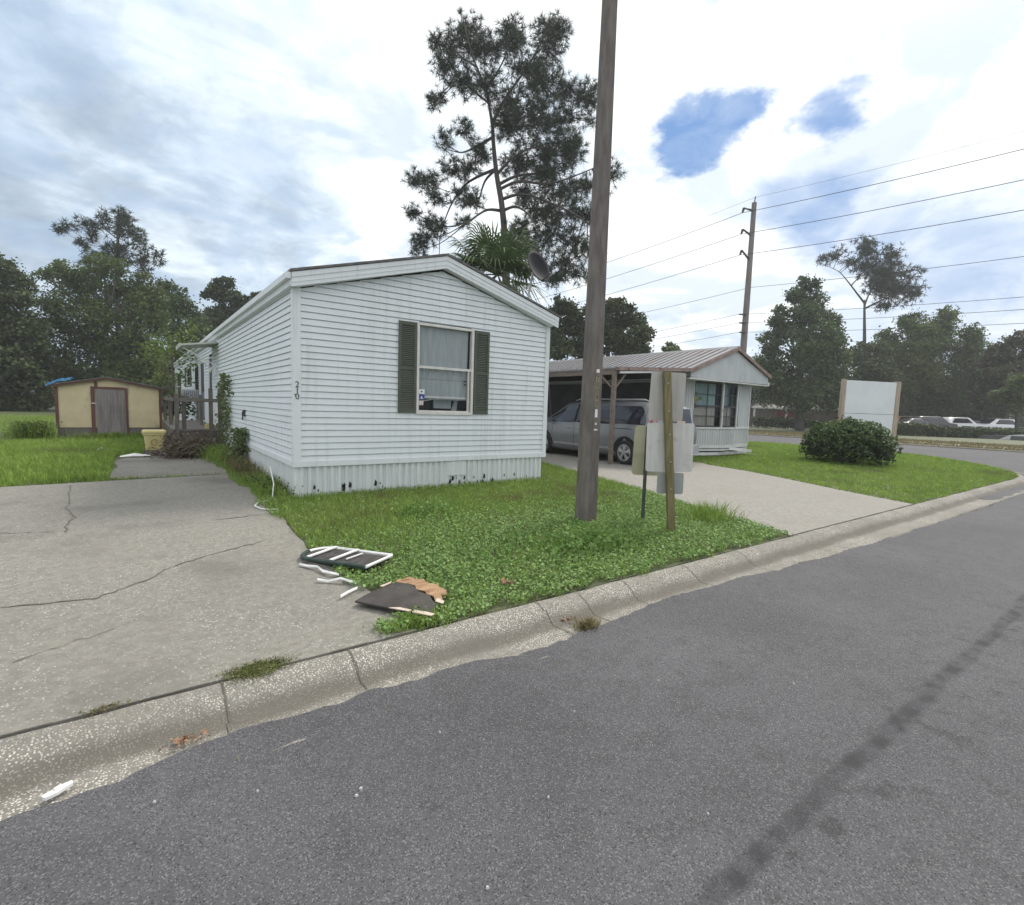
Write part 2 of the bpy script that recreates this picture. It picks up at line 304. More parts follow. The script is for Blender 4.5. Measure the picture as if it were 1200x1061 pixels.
# ------------------------------------------------------------------ mesh helpers
def wloc(o):
    v = Vector((0, 0, 0))
    while o is not None: v += o.location; o = o.parent
    return v
def tag(o, label=None, cat=None, group=None, kind=None):
    if label: o['label'] = label
    if cat: o['category'] = cat
    if group: o['group'] = group
    if kind: o['kind'] = kind
    return o
def thing(name, label, cat, loc=(0, 0, 0), rz=0, group=None):
    o = bpy.data.objects.new(name, None); COL.objects.link(o); o.empty_display_size = .2
    o.location = loc; o.rotation_euler = (0, 0, rz)
    return tag(o, label, cat, group)
def link_mesh(name, me, mats, parent=None, smooth=False, label=None):
    for m in (mats if isinstance(mats, (list, tuple)) else [mats]): me.materials.append(MT[m] if isinstance(m, str) else m)
    o = bpy.data.objects.new(name, me); COL.objects.link(o)
    if parent is not None: o.parent = parent
    if smooth: me.polygons.foreach_set('use_smooth', [True]*len(me.polygons))
    if label: o['label'] = label
    return o
class MB:
    def __init__(s): s.v = []; s.f = []; s.mi = []; s.cur = 0
    def add(s, vs, fs):
        b = len(s.v); s.v += [tuple(x) for x in vs]; s.f += [tuple(b+i for i in q) for q in fs]; s.mi += [s.cur]*len(fs); return s
    def quad(s, a, b, c, d): return s.add((a, b, c, d), ((0, 1, 2, 3),))
    def box(s, a, b):
        (x0, y0, z0), (x1, y1, z1) = a, b
        return s.add([(x0, y0, z0), (x1, y0, z0), (x1, y1, z0), (x0, y1, z0), (x0, y0, z1), (x1, y0, z1), (x1, y1, z1), (x0, y1, z1)],
                     [(3, 2, 1, 0), (4, 5, 6, 7), (0, 1, 5, 4), (1, 2, 6, 5), (2, 3, 7, 6), (3, 0, 4, 7)])
    def obox(s, c, ex, ey, ez):
        c, ex, ey, ez = map(Vector, (c, ex, ey, ez)); vs = []
        for k in (-1, 1):
            for i, j in ((-1, -1), (1, -1), (1, 1), (-1, 1)): vs.append(c+ex*i*.5+ey*j*.5+ez*k*.5)
        return s.add(vs, [(3, 2, 1, 0), (4, 5, 6, 7), (0, 1, 5, 4), (1, 2, 6, 5), (2, 3, 7, 6), (3, 0, 4, 7)])
    def prism(s, poly, off):
        off = Vector(off); n = len(poly); p = [Vector(q) for q in poly]
        return s.add(p+[q+off for q in p], [tuple(range(n-1, -1, -1)), tuple(range(n, 2*n))]+[(i, (i+1) % n, n+(i+1) % n, n+i) for i in range(n)])
    def bar(s, a, b, w, h=None, up=(0, 0, 1)):
        a, b = Vector(a), Vector(b); d = b-a; L = d.length; d.normalize(); up = Vector(up)
        x = d.cross(up); x = Vector((1, 0, 0)) if x.length < 1e-4 else x.normalized(); y = x.cross(d)
        return s.obox((a+b)/2, x*w, d*L, y*(h or w))
    def tube(s, pts, rad, n=7, cap=True):
        pts = [Vector(p) for p in pts]; rad = list(rad) if hasattr(rad, '__len__') else [rad]*len(pts)
        b = len(s.v); ref = None
        for i, p in enumerate(pts):
            d = (pts[min(i+1, len(pts)-1)]-pts[max(i-1, 0)]).normalized()
            if ref is None: ref = d.orthogonal().normalized()
            x = (ref-d*ref.dot(d)); x = d.orthogonal() if x.length < 1e-5 else x; x.normalize(); ref = x; y = d.cross(x)
            for k in range(n):
                a = 2*math.pi*k/n; s.v.append(tuple(p+(x*math.cos(a)+y*math.sin(a))*rad[i]))
        nf = 0
        for i in range(len(pts)-1):
            for k in range(n):
                k2 = (k+1) % n; s.f.append((b+i*n+k, b+i*n+k2, b+(i+1)*n+k2, b+(i+1)*n+k)); nf += 1
        if cap:
            s.f.append(tuple(b+k for k in range(n-1, -1, -1))); s.f.append(tuple(b+(len(pts)-1)*n+k for k in range(n))); nf += 2
        s.mi += [s.cur]*nf; return s
    def loft(s, rings, closed=True, cap=True):
        n = len(rings[0]); b = len(s.v); nf = 0
        for r_ in rings: s.v += [tuple(p) for p in r_]
        for i in range(len(rings)-1):
            for k in range(n if closed else n-1):
                k2 = (k+1) % n; s.f.append((b+i*n+k, b+i*n+k2, b+(i+1)*n+k2, b+(i+1)*n+k)); nf += 1
        if cap and closed:
            s.f.append(tuple(b+k for k in range(n-1, -1, -1))); s.f.append(tuple(b+(len(rings)-1)*n+k for k in range(n))); nf += 2
        s.mi += [s.cur]*nf; return s
    def build(s, name, mats, parent=None, local=False, smooth=False, loc=None, label=None):
        o0 = Vector((0, 0, 0)) if (local or parent is None) else wloc(parent)
        if loc is not None: o0 = Vector(loc)
        me = bpy.data.meshes.new(name)
        me.from_pydata([(x-o0.x, y-o0.y, z-o0.z) for x, y, z in s.v], [], s.f)
        if isinstance(mats, (list, tuple)) and len(mats) > 1: me.polygons.foreach_set('material_index', s.mi)
        me.update(); o = link_mesh(name, me, mats, parent, smooth, label)
        if loc is not None and parent is None: o.location = loc
        return o
def np_mesh(name, V, faces, mats, parent=None, loc=(0, 0, 0), label=None):
    """V (n,3); faces: list of (index array (m,k))"""
    V = np.asarray(V, np.float32)-np.asarray(loc, np.float32)
    loops = np.concatenate([f.ravel() for f in faces]).astype(np.int32)
    tot = np.concatenate([np.full(len(f), f.shape[1], np.int32) for f in faces])
    start = np.concatenate([[0], np.cumsum(tot)[:-1]]).astype(np.int32)
    me = bpy.data.meshes.new(name); me.vertices.add(len(V)); me.vertices.foreach_set('co', V.ravel())
    me.loops.add(len(loops)); me.loops.foreach_set('vertex_index', loops)
    me.polygons.add(len(tot)); me.polygons.foreach_set('loop_start', start); me.polygons.foreach_set('loop_total', tot)
    me.update(calc_edges=True); me.validate()
    o = link_mesh(name, me, mats, parent, label=label)
    if parent is None: o.location = loc
    return o
def unit(a): return a/np.maximum(np.linalg.norm(a, axis=-1, keepdims=True), 1e-9)
def leaf_geo(C, size, up=.4, fold=.25, aspect=.6, nrm=None):
    """rhombic folded leaves at the points C"""
    n = len(C); N = RNG.normal(size=(n, 3)) if nrm is None else nrm+RNG.normal(size=(n, 3))*.35
    N[:, 2] += up*2; N = unit(N); A = unit(np.cross(N, RNG.normal(size=(n, 3)))); B = np.cross(N, A)
    s = (size*RNG.uniform(.65, 1.35, n))[:, None]
    V = np.stack([C-A*s*.5, C+B*s*aspect*.5+N*s*fold*.3, C+A*s*.5, C-B*s*aspect*.5+N*s*fold*.3], 1).reshape(-1, 3)
    return V, np.arange(4*n).reshape(n, 4)
def leaves(name, C, size, mats, parent=None, loc=(0, 0, 0), **k):
    V, F = leaf_geo(np.asarray(C, float), size, **k); return np_mesh(name, V, [F], mats, parent, loc)
def blade_geo(P, h, w, lean=.5):
    n = len(P); a = RNG.uniform(0, 2*np.pi, n); b = a+RNG.normal(0, .8, n)+1.57
    H = h*RNG.uniform(.45, 1.35, n); W = w*RNG.uniform(.7, 1.3, n); L = H*lean*RNG.uniform(.2, 1.4, n)
    side = np.stack([np.cos(a), np.sin(a), 0*a], 1)*W[:, None]*.5; ld = np.stack([np.cos(b), np.sin(b), 0*b], 1)
    z = np.array([0, 0, 1.])
    mid = P+ld*(L*.35)[:, None]+z*(H*.6)[:, None]; tip = P+ld*L[:, None]+z*H[:, None]
    V = np.stack([P-side, P+side, mid+side*.75, mid-side*.75, tip], 1).reshape(-1, 3); i = np.arange(n)*5
    return V, [np.stack([i, i+1, i+2, i+3], 1), np.stack([i+3, i+2, i+4], 1)]
def blades(name, P, h, w, mats, parent=None, loc=(0, 0, 0), lean=.5):
    V, F = blade_geo(np.asarray(P, float), h, w, lean); return np_mesh(name, V, F, mats, parent, loc)

# ------------------------------------------------------------------ ground levels
def ss(a, b, x):
    t = np.clip((x-a)/(b-a), 0, 1); return t*t*(3-2*t)
def zl(x, y): return -.11*(1-ss(3.0, 7.5, np.asarray(y, float)))
CX, CYc, CRAD = 20.2, 3.14+7.3, 7.3                        # corner kerb arc
def corner_x(y):
    """right edge of the corner lot at a given y"""
    y = np.asarray(y, float); a = CX+np.sqrt(np.maximum(CRAD**2-(y-CYc)**2, 0))
    return np.where(y < CYc, a, CX+CRAD-.0*(y-CYc))
def in_lot(x, y): return (y > 3.16) & (x < corner_x(y)-.05)
xs = np.array([-262, -180, -100, -50, -30, -20]+list(np.arange(-15, 30.1, .5))+[34, 41.4, 41.6, 48, 60, 80, 120, 180, 262.])
ys = np.array([-262, -160, -60, -20, -6, 0, 3.13, 3.19]+list(np.arange(3.6, 18, .5))+[20, 25, 35, 60, 100, 180, 262.])
GX, GY = np.meshgrid(xs, ys)
GZ = np.where(in_lot(GX, GY), zl(GX, GY), -.55); GZ = np.where(GX > 41.5, -.19, GZ)
nx, ny = len(xs), len(ys); ii = np.arange(nx*ny).reshape(ny, nx)
Fq = np.stack([ii[:-1, :-1], ii[:-1, 1:], ii[1:, 1:], ii[1:, :-1]], -1).reshape(-1, 4)
tag(np_mesh('ground', np.stack([GX, GY, GZ], -1).reshape(-1, 3), [Fq], ['soil']), kind='structure')

EDGE = [(-40, 2.72), (-3, 2.72), (-.47, 2.70), (-.1, 2.70), (.15, 2.74), (.45, 2.78), (.8, 2.77), (1.1, 2.79), (1.35, 2.72), (1.75, 2.74), (2.0, 2.68), (2.5, 2.64), (2.85, 2.67), (3.3, 2.74), (4.2, 2.77), (5.2, 2.70), (6.4, 2.62), (8.3, 2.55), (11.6, 2.50), (15.2, 2.48), (21.9, 2.45)]
mb = MB(); EX = []
for (x0, y0), (x1, y1) in zip(EDGE[:-1], EDGE[1:]):
    n = max(1, int((x1-x0)/.06)) if -4 < x0 < 12 else 4
    EX += [(x0+(x1-x0)*i/n, y0+(y1-y0)*i/n) for i in range(n)]
EX.append(EDGE[-1]); EX = [(x, y+random.gauss(0, .008)+.02*math.sin(x*5.3)) for x, y in EX]
for (x0, y0), (x1, y1) in zip(EX[:-1], EX[1:]):
    mb.quad((x0, y0-.0, -.197), (x0, -12, -.197), (x1, -12, -.197), (x1, y1, -.197))
    mb.quad((x0, y0, -.23), (x0, y0, -.197), (x1, y1, -.197), (x1, y1, -.23))
tag(mb.build('road', 'asphalt'), kind='structure')
mb = MB(); mb.quad((15, -90, -.203), (41.7, -90, -.203), (41.7, 200, -.203), (15, 200, -.203))
tag(mb.build('side_road', 'asphalt_far'), kind='structure')
mb = MB(); mb.quad((41.5, -90, -.175), (52.5, -90, -.175), (52.5, 200, -.175), (41.5, 200, -.175))
tag(mb.build('grass_verge', 'verge'), kind='structure')
mb = MB(); mb.box((41.1, -90, -.3), (41.5, 200, -.12)); tag(mb.build('far_kerb', 'kerb'), kind='structure')
mb = MB(); mb.box((45.2, -90, -.3), (46.4, 200, -.160)); tag(mb.build('pavement', 'drive_b'), kind='structure')
mb = MB(); mb.box((69, -60, -.4), (100, 26, .22)); tag(mb.build('parking_lot', 'asphalt_far'), kind='structure')

# rolled kerb and gutter, swept along the lot's edge
prof = [(.02, -.30), (.02, -.112), (0, -.100), (-.06, -.104), (-.13, -.132), (-.19, -.175), (-.25, -.207), (-.33, -.214), (-.50, -.205), (-.62, -.200), (-.62, -.30)]
path = [(x, 3.14) for x in np.arange(-14, CX, .2)]+[(CX+CRAD*math.sin(a), CYc-CRAD*math.cos(a)) for a in np.linspace(0, math.pi/2, 24)]+[(CX+CRAD, y) for y in (14, 20, 40, 90)]
rings = []
for i, (x, y) in enumerate(path):
    d = Vector(path[min(i+1, len(path)-1)])-Vector(path[max(i-1, 0)]); d.normalize(); nrm = Vector((-d.y, d.x))
    j = random.gauss(0, .004)
    rings.append([(x+nrm.x*(o+j), y+nrm.y*(o+j), z+(random.gauss(0, .002) if z > -.29 else 0)) for o, z in prof])
mb = MB(); mb.loft(rings); kerb = tag(mb.build('kerb', 'kerb', smooth=True), kind='structure')
mb = MB()
for xj in (-2.4, .35, 1.06, 2.6, 3.05, 3.62, 4.55, 5.6, 7.1, 9.2, 12.2, 15.2):
    sk = random.uniform(-.06, .06); w = random.uniform(.003, .006)
    pr = [(o, z) for o, z in prof[2:-1]]
    for (o0, z0), (o1, z1) in zip(pr[:-1], pr[1:]):
        a = xj+sk*o0*2+random.gauss(0, .004)
        mb.quad((a-w, 3.14+o0, z0+.006), (a-w+sk*.1, 3.14+o1, z1+.006), (a+w+sk*.1, 3.14+o1, z1+.006), (a+w, 3.14+o0, z0+.006))
x = -6
while x < 12:                                               # dirt-filled seam behind the kerb
    w = random.choice([.001, .002, .004, .006]); mb.quad((x, 3.155-w, -.088), (x+.12, 3.155-w, -.088), (x+.12, 3.155+w*.7, -.088), (x, 3.155+w*.7, -.088)); x += .12
mb.build('kerb_joint', 'crack', kerb)

# driveways
def sheet(name, mat_, rows):
    mb = MB()
    for r0, r1 in zip(rows[:-1], rows[1:]):
        for a, b_, c, d in zip(r0[:-1], r0[1:], r1[1:], r1[:-1]): mb.quad(a, b_, c, d)
    for rr in (rows[0][::-1], rows[-1]):
        for a, b_ in zip(rr[:-1], rr[1:]): mb.quad(b_, a, (a[0], a[1], a[2]-.12), (b_[0], b_[1], b_[2]-.12))
    for k in (0, -1):
        for a, b_ in zip([r[k] for r in rows][:-1], [r[k] for r in rows][1:]): mb.quad(a, b_, (b_[0], b_[1], b_[2]-.12), (a[0], a[1], a[2]-.12))
    return mb.build(name, mat_)
rows = []
for t in np.linspace(0, 1, 40):
    row = []
    xr = 1.42+.12*float(1-ss(.0, .38, t))+.035*math.sin(t*17)+random.gauss(0, .012)+(.06 if t > .55 else 0)
    for x in np.linspace(-13, xr, 30):
        y = 3.165+(10.95+.10*(x+1)-3.165)*t; row.append((x, y, float(zl(x, y))+.014))
    rows.append(row)
drive = tag(sheet('driveway', 'drive', rows), kind='structure')
rows = [[(x, y, .014) for x in np.linspace(-.42+(.35*(y-11.7)/3)**2+.08*math.sin(y*3), 1.5, 6)] for y in np.linspace(11.24, 15.4, 10)]
tag(sheet('rear_slab', 'drive', rows), kind='structure')
rows = []
for t in np.linspace(0, 1, 30):
    y = 3.165+(13.4-3.165)*t
    rows.append([(x, y, float(zl(x, y))+.014) for x in np.linspace(6.95+.243*(y-3), 11.75+.275*(y-3) if y < 8.6 else 13.6, 12)])
tag(sheet('neighbour_driveway', 'drive_b', rows), kind='structure')
def crackline(pts, w, parent):
    mb = MB(); P = []
    for (x0, y0), (x1, y1) in zip(pts[:-1], pts[1:]):
        n = max(2, int(math.hypot(x1-x0, y1-y0)/.05))
        P += [(x0+(x1-x0)*i/n+random.gauss(0, .010), y0+(y1-y0)*i/n+random.gauss(0, .010)) for i in range(n)]
    for (x0, y0), (x1, y1) in zip(P[:-1], P[1:]):
        ww = w*random.uniform(.3, 1.2); d = Vector((x1-x0, y1-y0)).normalized(); nx_, ny_ = -d.y*ww, d.x*ww
        z0, z1 = float(zl(x0, y0))+.0185, float(zl(x1, y1))+.0185
        mb.quad((x0-nx_, y0-ny_, z0), (x1-nx_, y1-ny_, z1), (x1+nx_, y1+ny_, z1), (x0+nx_, y0+ny_, z0))
    mb.build('crack', 'crack', parent)
crackline([(-1.6, 4.9), (-.81, 4.96), (-.27, 4.87), (.02, 5.1), (.25, 5.41), (.7, 5.68), (1.1, 5.87)], .009, drive)
crackline([(-.62, 7.1), (-.66, 7.35), (-.64, 7.6), (-.61, 7.85), (-.66, 8.1), (-.70, 8.35), (-.76, 8.6), (-.73, 8.85), (-.76, 9.2), (-.81, 9.7), (-.84, 10.2), (-.88, 10.7)], .007, drive)
crackline([(-9, 7.4), (-1.16, 7.31), (-.67, 7.11)], .007, drive)
crackline([(.75, 7.02), (1.07, 7.04), (1.46, 7.09)], .010, drive)
crackline([(-.6, 4.0), (-.1, 4.25)], .003, drive)

# ------------------------------------------------------------------ grass and ground cover
def scatter(n, x0, x1, y0, y1, test):
    P = np.stack([RNG.uniform(x0, x1, n), RNG.uniform(y0, y1, n)], 1); P = P[test(P[:, 0], P[:, 1])]
    return np.column_stack([P, zl(P[:, 0], P[:, 1])])
def vnoise(x, y, s, seed=0):
    r = np.random.default_rng(seed); v = 0
    for k in range(5):
        a = r.uniform(0, 6.28); f = s*r.uniform(.6, 1.8); v = v+np.sin((x*math.cos(a)+y*math.sin(a))*f+r.uniform(0, 6.28))
    return v/5
def near_lawn(x, y):
    right = np.where(y < 8.1, 6.95+.243*(y-3)-.03, 6.95+.243*(y-3))
    left = 1.40+.11*(1-ss(3.0, 6.0, y))+.03*np.sin(y*7)+.05*np.sin(y*2.3)-.22*np.exp(-((y-3.25)/.25)**2)
    ok = (x > left) & (x < right) & (y > 3.17+.04*np.sin(x*6)+.03*np.sin(x*17)) & ~((x > 1.9) & (x < 6.86) & (y > 8.12))
    gu = (x-1.36)*.535-(y-5.20)*.845; gv = (x-1.36)*.845+(y-5.20)*.535
    ok = ok & ~((gu > -.02) & (gu < .86) & (abs(gv) < .19))
    bx_ = (x-1.67)/1; by_ = y-3.62
    ok = ok & ~((abs(bx_) < .26) & (abs(by_-.2*bx_) < .19) & (RNG.uniform(size=x.shape) < .93))
    return ok & ~((x > 1.40) & (x < 1.66) & (y > 3.75) & (y < 4.05) & (RNG.uniform(size=x.shape) < .9))
P = scatter(150000, 1.2, 9.0, 3.1, 13, near_lawn)
cov = 1-ss(4.4, 6.0, P[:, 1]+.5*vnoise(P[:, 0], P[:, 1], 2.2, 3)-.12*(P[:, 0]-1.5))   # broad leaves near the kerb
g = P[RNG.uniform(size=len(P)) > cov*.62]
tag(blades('grass', g, .085, .0075, ['grass'], lean=.8), 'short mixed lawn grass in front of the white mobile home', 'grass', kind='stuff')
P = scatter(120000, 1.3, 8.0, 3.15, 8.1, near_lawn)
cov = 1-ss(4.2, 6.2, P[:, 1]+.7*vnoise(P[:, 0], P[:, 1], 2.2, 3)-.12*(P[:, 0]-1.5))
c = P[RNG.uniform(size=len(P)) < cov*.75+.06]; c[:, 2] += RNG.uniform(.02, .07, len(c))+.03*np.maximum(0, vnoise(c[:, 0], c[:, 1], 4, 5))
big_ = vnoise(c[:, 0], c[:, 1], 3.4, 21) > .12
tag(leaves('ground_cover', c[big_][::2], .034, ['clover'], up=.7, aspect=.8), 'patches of broader leaved weeds among the ground cover', 'ground cover', kind='stuff')
c = c[~big_ | (RNG.uniform(size=len(c)) < .35)]
tag(leaves('ground_cover', c, .028, ['clover'], up=.9, aspect=.85), 'small round leaved ground cover spreading behind the kerb', 'ground cover', kind='stuff')
P = scatter(20000, 1.3, 8.0, 3.15, 8.1, near_lawn); P = P[vnoise(P[:, 0], P[:, 1], 2.6, 9) > .12]
tag(blades('dry_grass', P, .07, .006, ['drygrass'], lean=1.2), 'straw coloured blades among the front lawn', 'grass', kind='stuff')
def left_lawn(x, y): return (x < 1.4) & ~((x > -.4) & (y < 15.4)) & (y > 11.0+.1*(x+1)+.06*np.sin(x*5)+.04*np.sin(x*13)) & ~((x > -2.05) & (x < .74) & (y > 21.6) & (y < 24.2))
P = np.concatenate([scatter(90000, -12, 1.5, 10.9, 20, left_lawn), scatter(50000, -22, 1.5, 20, 42, left_lawn)])
tag(blades('yard_grass', P, .15, .014, ['grass2'], lean=.7), 'long bright lawn grass round the cream shed', 'grass', kind='stuff')
P = scatter(1100, -.5, 1.45, 10.92, 11.6, lambda x, y: (y > 11.02+.1*(x+1)+.05*np.sin(x*9)) & (y < 11.34))
tag(blades('seam_grass', P, .05, .010, ['grass'], lean=1.0), 'low grass in the gap between the two driveway slabs', 'grass', kind='stuff')
def right_lawn(x, y): return (y > 3.17+.03*np.sin(x*4)) & (x > np.where(y < 8.6, 11.78+.275*(y-3), 13.4)) & (x < corner_x(y)-.06) & ~((x > 14.2) & (x < 18.35) & (y > 10.2))
P = np.concatenate([scatter(120000, 11.5, 28, 3.1, 14.5, right_lawn), scatter(12000, 18, 28, 14.5, 30, right_lawn)])
tag(blades('corner_grass', P, .075, .014, ['grass2'], lean=.8), 'mown green lawn on the corner lot with the bush and board', 'grass', kind='stuff')
P = scatter(500, 11.7, 13.4, 3.2, 8.8, lambda x, y: abs(x-(11.78+.275*(y-3))) < .06)
tag(blades('edge_grass', P, .09, .012, ['drygrass'], lean=.9), 'dry grass along the edge of the pale driveway', 'grass', kind='stuff')
P = np.column_stack([RNG.uniform(41.6, 52, 26000), RNG.uniform(-4, 42, 26000), np.full(26000, -.175)]); P = P[~((P[:, 0] > 45.1) & (P[:, 0] < 46.5))]
tag(blades('verge_grass', P, .12, .05, ['drygrass'], lean=.8), 'tan roadside grass across the side road', 'grass', kind='stuff')

# ------------------------------------------------------------------ the white mobile home
HX0, HX1, HY0, HY1 = 1.933, 6.843, 8.147, 36.0
ZB, ZT, ZPK = .504, 3.115, 3.80
XC = (HX0+HX1)/2
def lap_wall(mb, org, ud, nd_, z0, z1, spans, h=.0985, out=.018):
    """horizontal lapped boards; spans(za, zb) gives the (u0, u1) pieces of each course"""
    org, ud, nd_ = Vector(org), Vector(ud), Vector(nd_); Z = Vector((0, 0, 1))
    z = z0
    while z < z1-.005:
        zt = min(z+h, z1)
        for (ua0, ub0), (ua1, ub1) in spans(z, zt):
            def p(u, zz, o): return org+ud*u+Z*zz+nd_*o
            g = .014
            mb.quad(p(ua0, z+g, out), p(ub0, z+g, out), p(ub1, zt, .004), p(ua1, zt, .004))
            mb.quad(p(ua0, z+g, -.012), p(ub0, z+g, -.012), p(ub0, z+g, out), p(ua0, z+g, out))
            mb.quad(p(ua0, z, -.012), p(ub0, z, -.012), p(ub0, z+g, -.012), p(ua0, z+g, -.012))
            mb.quad(p(ua0, z, .004), p(ub0, z, .004), p(ub0, z, -.012), p(ua0, z, -.012))
        z = zt
home = thing('mobile_home', 'long white lap sided mobile home with dark green shutters and 210 on its corner', 'mobile home', (XC, HY0+6, 0))
def roofz(x): return ZPK-(ZPK-ZT)*abs(x-XC)/(XC-HX0)
WX0, WX1, WZ0, WZ1 = 3.955, 5.005, 1.36, 2.836
def gable_spans(za, zb):
    def ext(z):
        if z <= ZT: return HX0, HX1
        t = (z-ZT)/(ZPK-ZT)*(XC-HX0); return HX0+t, HX1-t
    a0, b0 = ext(za); a1, b1 = ext(zb)
    if b1-a1 < .02: a1 = b1 = XC
    if zb <= WZ0 or za >= WZ1: return [((a0-HX0, b0-HX0), (a1-HX0, b1-HX0))]
    return [((a0-HX0, WX0-HX0), (a1-HX0, WX0-HX0)), ((WX1-HX0, b0-HX0), (WX1-HX0, b1-HX0))]
mb = MB(); lap_wall(mb, (HX0, HY0, 0), (1, 0, 0), (0, -1, 0), ZB+.03, ZPK, gable_spans); mb.build('gable_wall', 'siding', home)
DOORS = [(18.0, 18.85, .66, 2.72), (20.2, 21.5, .66, 2.70)]; WINS = [(25.6, 27.7, 1.95, 2.75), (31.6, 34.6, 1.3, 2.70)]
def side_spans(za, zb):
    segs = [(HY0, HY1)]
    for y0, y1, q0, q1 in DOORS+WINS:
        if zb > q0 and za < q1:
            segs = [s for a, b_ in segs for s in ([(a, y0), (y1, b_)] if a < y0 and y1 < b_ else [(a, b_)])]
    return [((HY1-b_, HY1-a), (HY1-b_, HY1-a)) for a, b_ in segs]
mb = MB(); lap_wall(mb, (HX0, HY1, 0), (0, -1, 0), (-1, 0, 0), ZB+.03, ZT+.06, side_spans); mb.build('side_wall', 'siding', home)
mb = MB(); mb.box((HX1-.02, HY0, ZB), (HX1, HY1, ZT)); mb.box((HX0, HY1, ZB), (HX1, HY1+.02, ZT))
mb.build('rear_wall', 'siding', home)
mb = MB()
for k in range(22):
    z = ZB+.03+.0985*(k+1); x = random.choice([2.9, 3.3, 4.3, 5.7, 6.2])+random.uniform(-.12, .12)
    if z < 2.9 and not (3.5 < x < 5.45 and z > 1.2): mb.prism([(x, HY0-.0195, z+.016), (x+.006, HY0-.0195, z+.016), (x+.006, HY0-.0075, z+.096), (x, HY0-.0075, z+.096)], (0, .002, 0)); mb.build('lap_seam', 'skirt', home); mb = MB()
# base trim, corner posts
mb = MB()
mb.box((HX0-.03, HY0-.03, ZB-.03), (HX1+.03, HY0-.014, ZB+.055)); mb.box((HX0-.03, HY0-.013, ZB-.03), (HX0-.014, HY1, ZB+.055))
mb.build('base_trim', 'trim', home)
for (x0, x1, yy0, yy1, k) in ((HX0-.026, HX0+.085, HY0-.026, HY0+.11, 0), (HX1-.075, HX1+.026, HY0-.026, HY0+.10, 1)):
    mb = MB(); mb.box((x0, yy0, ZB-.035), (x1, yy1, ZT+.03)); mb.build('corner_trim', 'trim', home)
# skirting: vertical ribbed panels, a little set back
mb = MB()
def ribbed(mb, a, b, nrm, z0f, z1, pitch=.115):
    a, b, nrm = Vector(a), Vector(b), Vector(nrm); L = (b-a).length; d = (b-a)/L; u = 0; pts = []
    while u < L:
        pts += [(u, 0), (u+pitch*.36, 0), (u+pitch*.46, .026), (u+pitch*.88, .026)]; u += pitch
    pts = [(min(u, L), o) for u, o in pts]+[(L, 0)]
    for (u0, o0), (u1, o1) in zip(pts[:-1], pts[1:]):
        if u1-u0 < 1e-4: continue
        p0, p1 = a+d*u0+nrm*o0, a+d*u1+nrm*o1; zz = z0f()
        mb.quad((p0.x, p0.y, zz), (p1.x, p1.y, zz), (p1.x, p1.y, z1), (p0.x, p0.y, z1))
ribbed(mb, (HX0+.02, HY0+.02, 0), (HX1-.06, HY0+.02, 0), (0, -1, 0), lambda: -.02+max(0, random.gauss(-.01, .035)), ZB-.005)
ribbed(mb, (HX0+.02, HY1, 0), (HX0+.02, HY0+.02, 0), (-1, 0, 0), lambda: -.02+max(0, random.gauss(-.01, .03)), ZB-.005)
mb.build('skirting', 'skirt', home)
mb = MB()
for k in range(34):                                         # splits and rot holes low on the skirting
    x = random.choice([random.uniform(2.0, 3.4), random.uniform(4.0, 6.6), random.uniform(4.6, 5.6)]); z = random.choice([.03, .05, .09, .14]); s_ = random.uniform(.008, .030)
    mb.prism([(x-s_, HY0-.008, z-s_), (x+s_*.5, HY0-.008, z-s_*1.4), (x+s_, HY0-.008, z+s_*.8), (x-s_*.3, HY0-.008, z+s_*2.6)], (0, -.002, 0)); mb.build('skirting_hole', 'black', home); mb = MB()
mb = MB(); mb.box((4.55, HY0-.012, .20), (4.95, HY0-.0075, .46)); mb.build('skirting_patch', 'skirt', home)
# roof, fascia, soffit
FY = 7.99; FXL, FXR, FZ = 1.86, 6.97, 3.325; PKZ = 4.035
rf = MB()
for xa, za, xb, zb in ((FXL-.02, FZ, XC, PKZ), (XC, PKZ, FXR+.02, FZ)):
    rf.prism([(xa, FY-.03, za+.0), (xb, FY-.03, zb+.0), (xb, FY-.03, zb+.035), (xa, FY-.03, za+.035)], (0, HY1-FY+.2, 0))
roof = rf.build('roof', 'shingle', home)
mb = MB(); dp = .205
for xa, za, xb, zb in ((FXL, FZ-.003, XC, PKZ-.003), (XC, PKZ-.003, FXR, FZ-.003)):
    mb.prism([(xa, FY, za-dp), (xb, FY, zb-dp), (xb, FY, zb), (xa, FY, za)], (0, .022, 0))
    mb.prism([(xa, FY-.012, za-.075), (xb, FY-.012, zb-.075), (xb, FY-.012, zb-.004), (xa, FY-.012, za-.004)], (0, .0115, 0))
    mb.prism([(xa, FY-.007, za-.150), (xb, FY-.007, zb-.150), (xb, FY-.007, zb-.137), (xa, FY-.007, za-.137)], (0, .0065, 0))
mb.build('rake_fascia', 'trim', home)
mb = MB()
mb.prism([(FXL-.012, FY+.0235, FZ-.19), (HX0+.05, FY+.0235, FZ-.19), (HX0+.05, FY+.0235, FZ-.006), (FXL-.012, FY+.0235, FZ-.006)], (0, HY1-FY-.03, 0))
mb.box((FXL-.075, FY-.02, FZ-.10), (FXL-.013, HY1, FZ-.012))
mb.build('eave_gutter', 'trim', home)
mb = MB(); mb.prism([(HX1-.03, FY+.023, FZ-.14), (FXR-.005, FY+.023, FZ-.14), (FXR-.005, FY+.023, FZ-.006), (HX1-.03, FY+.023, FZ-.006)], (0, HY1-FY, 0)); mb.build('eave_gutter', 'trim', home)
mb = MB()
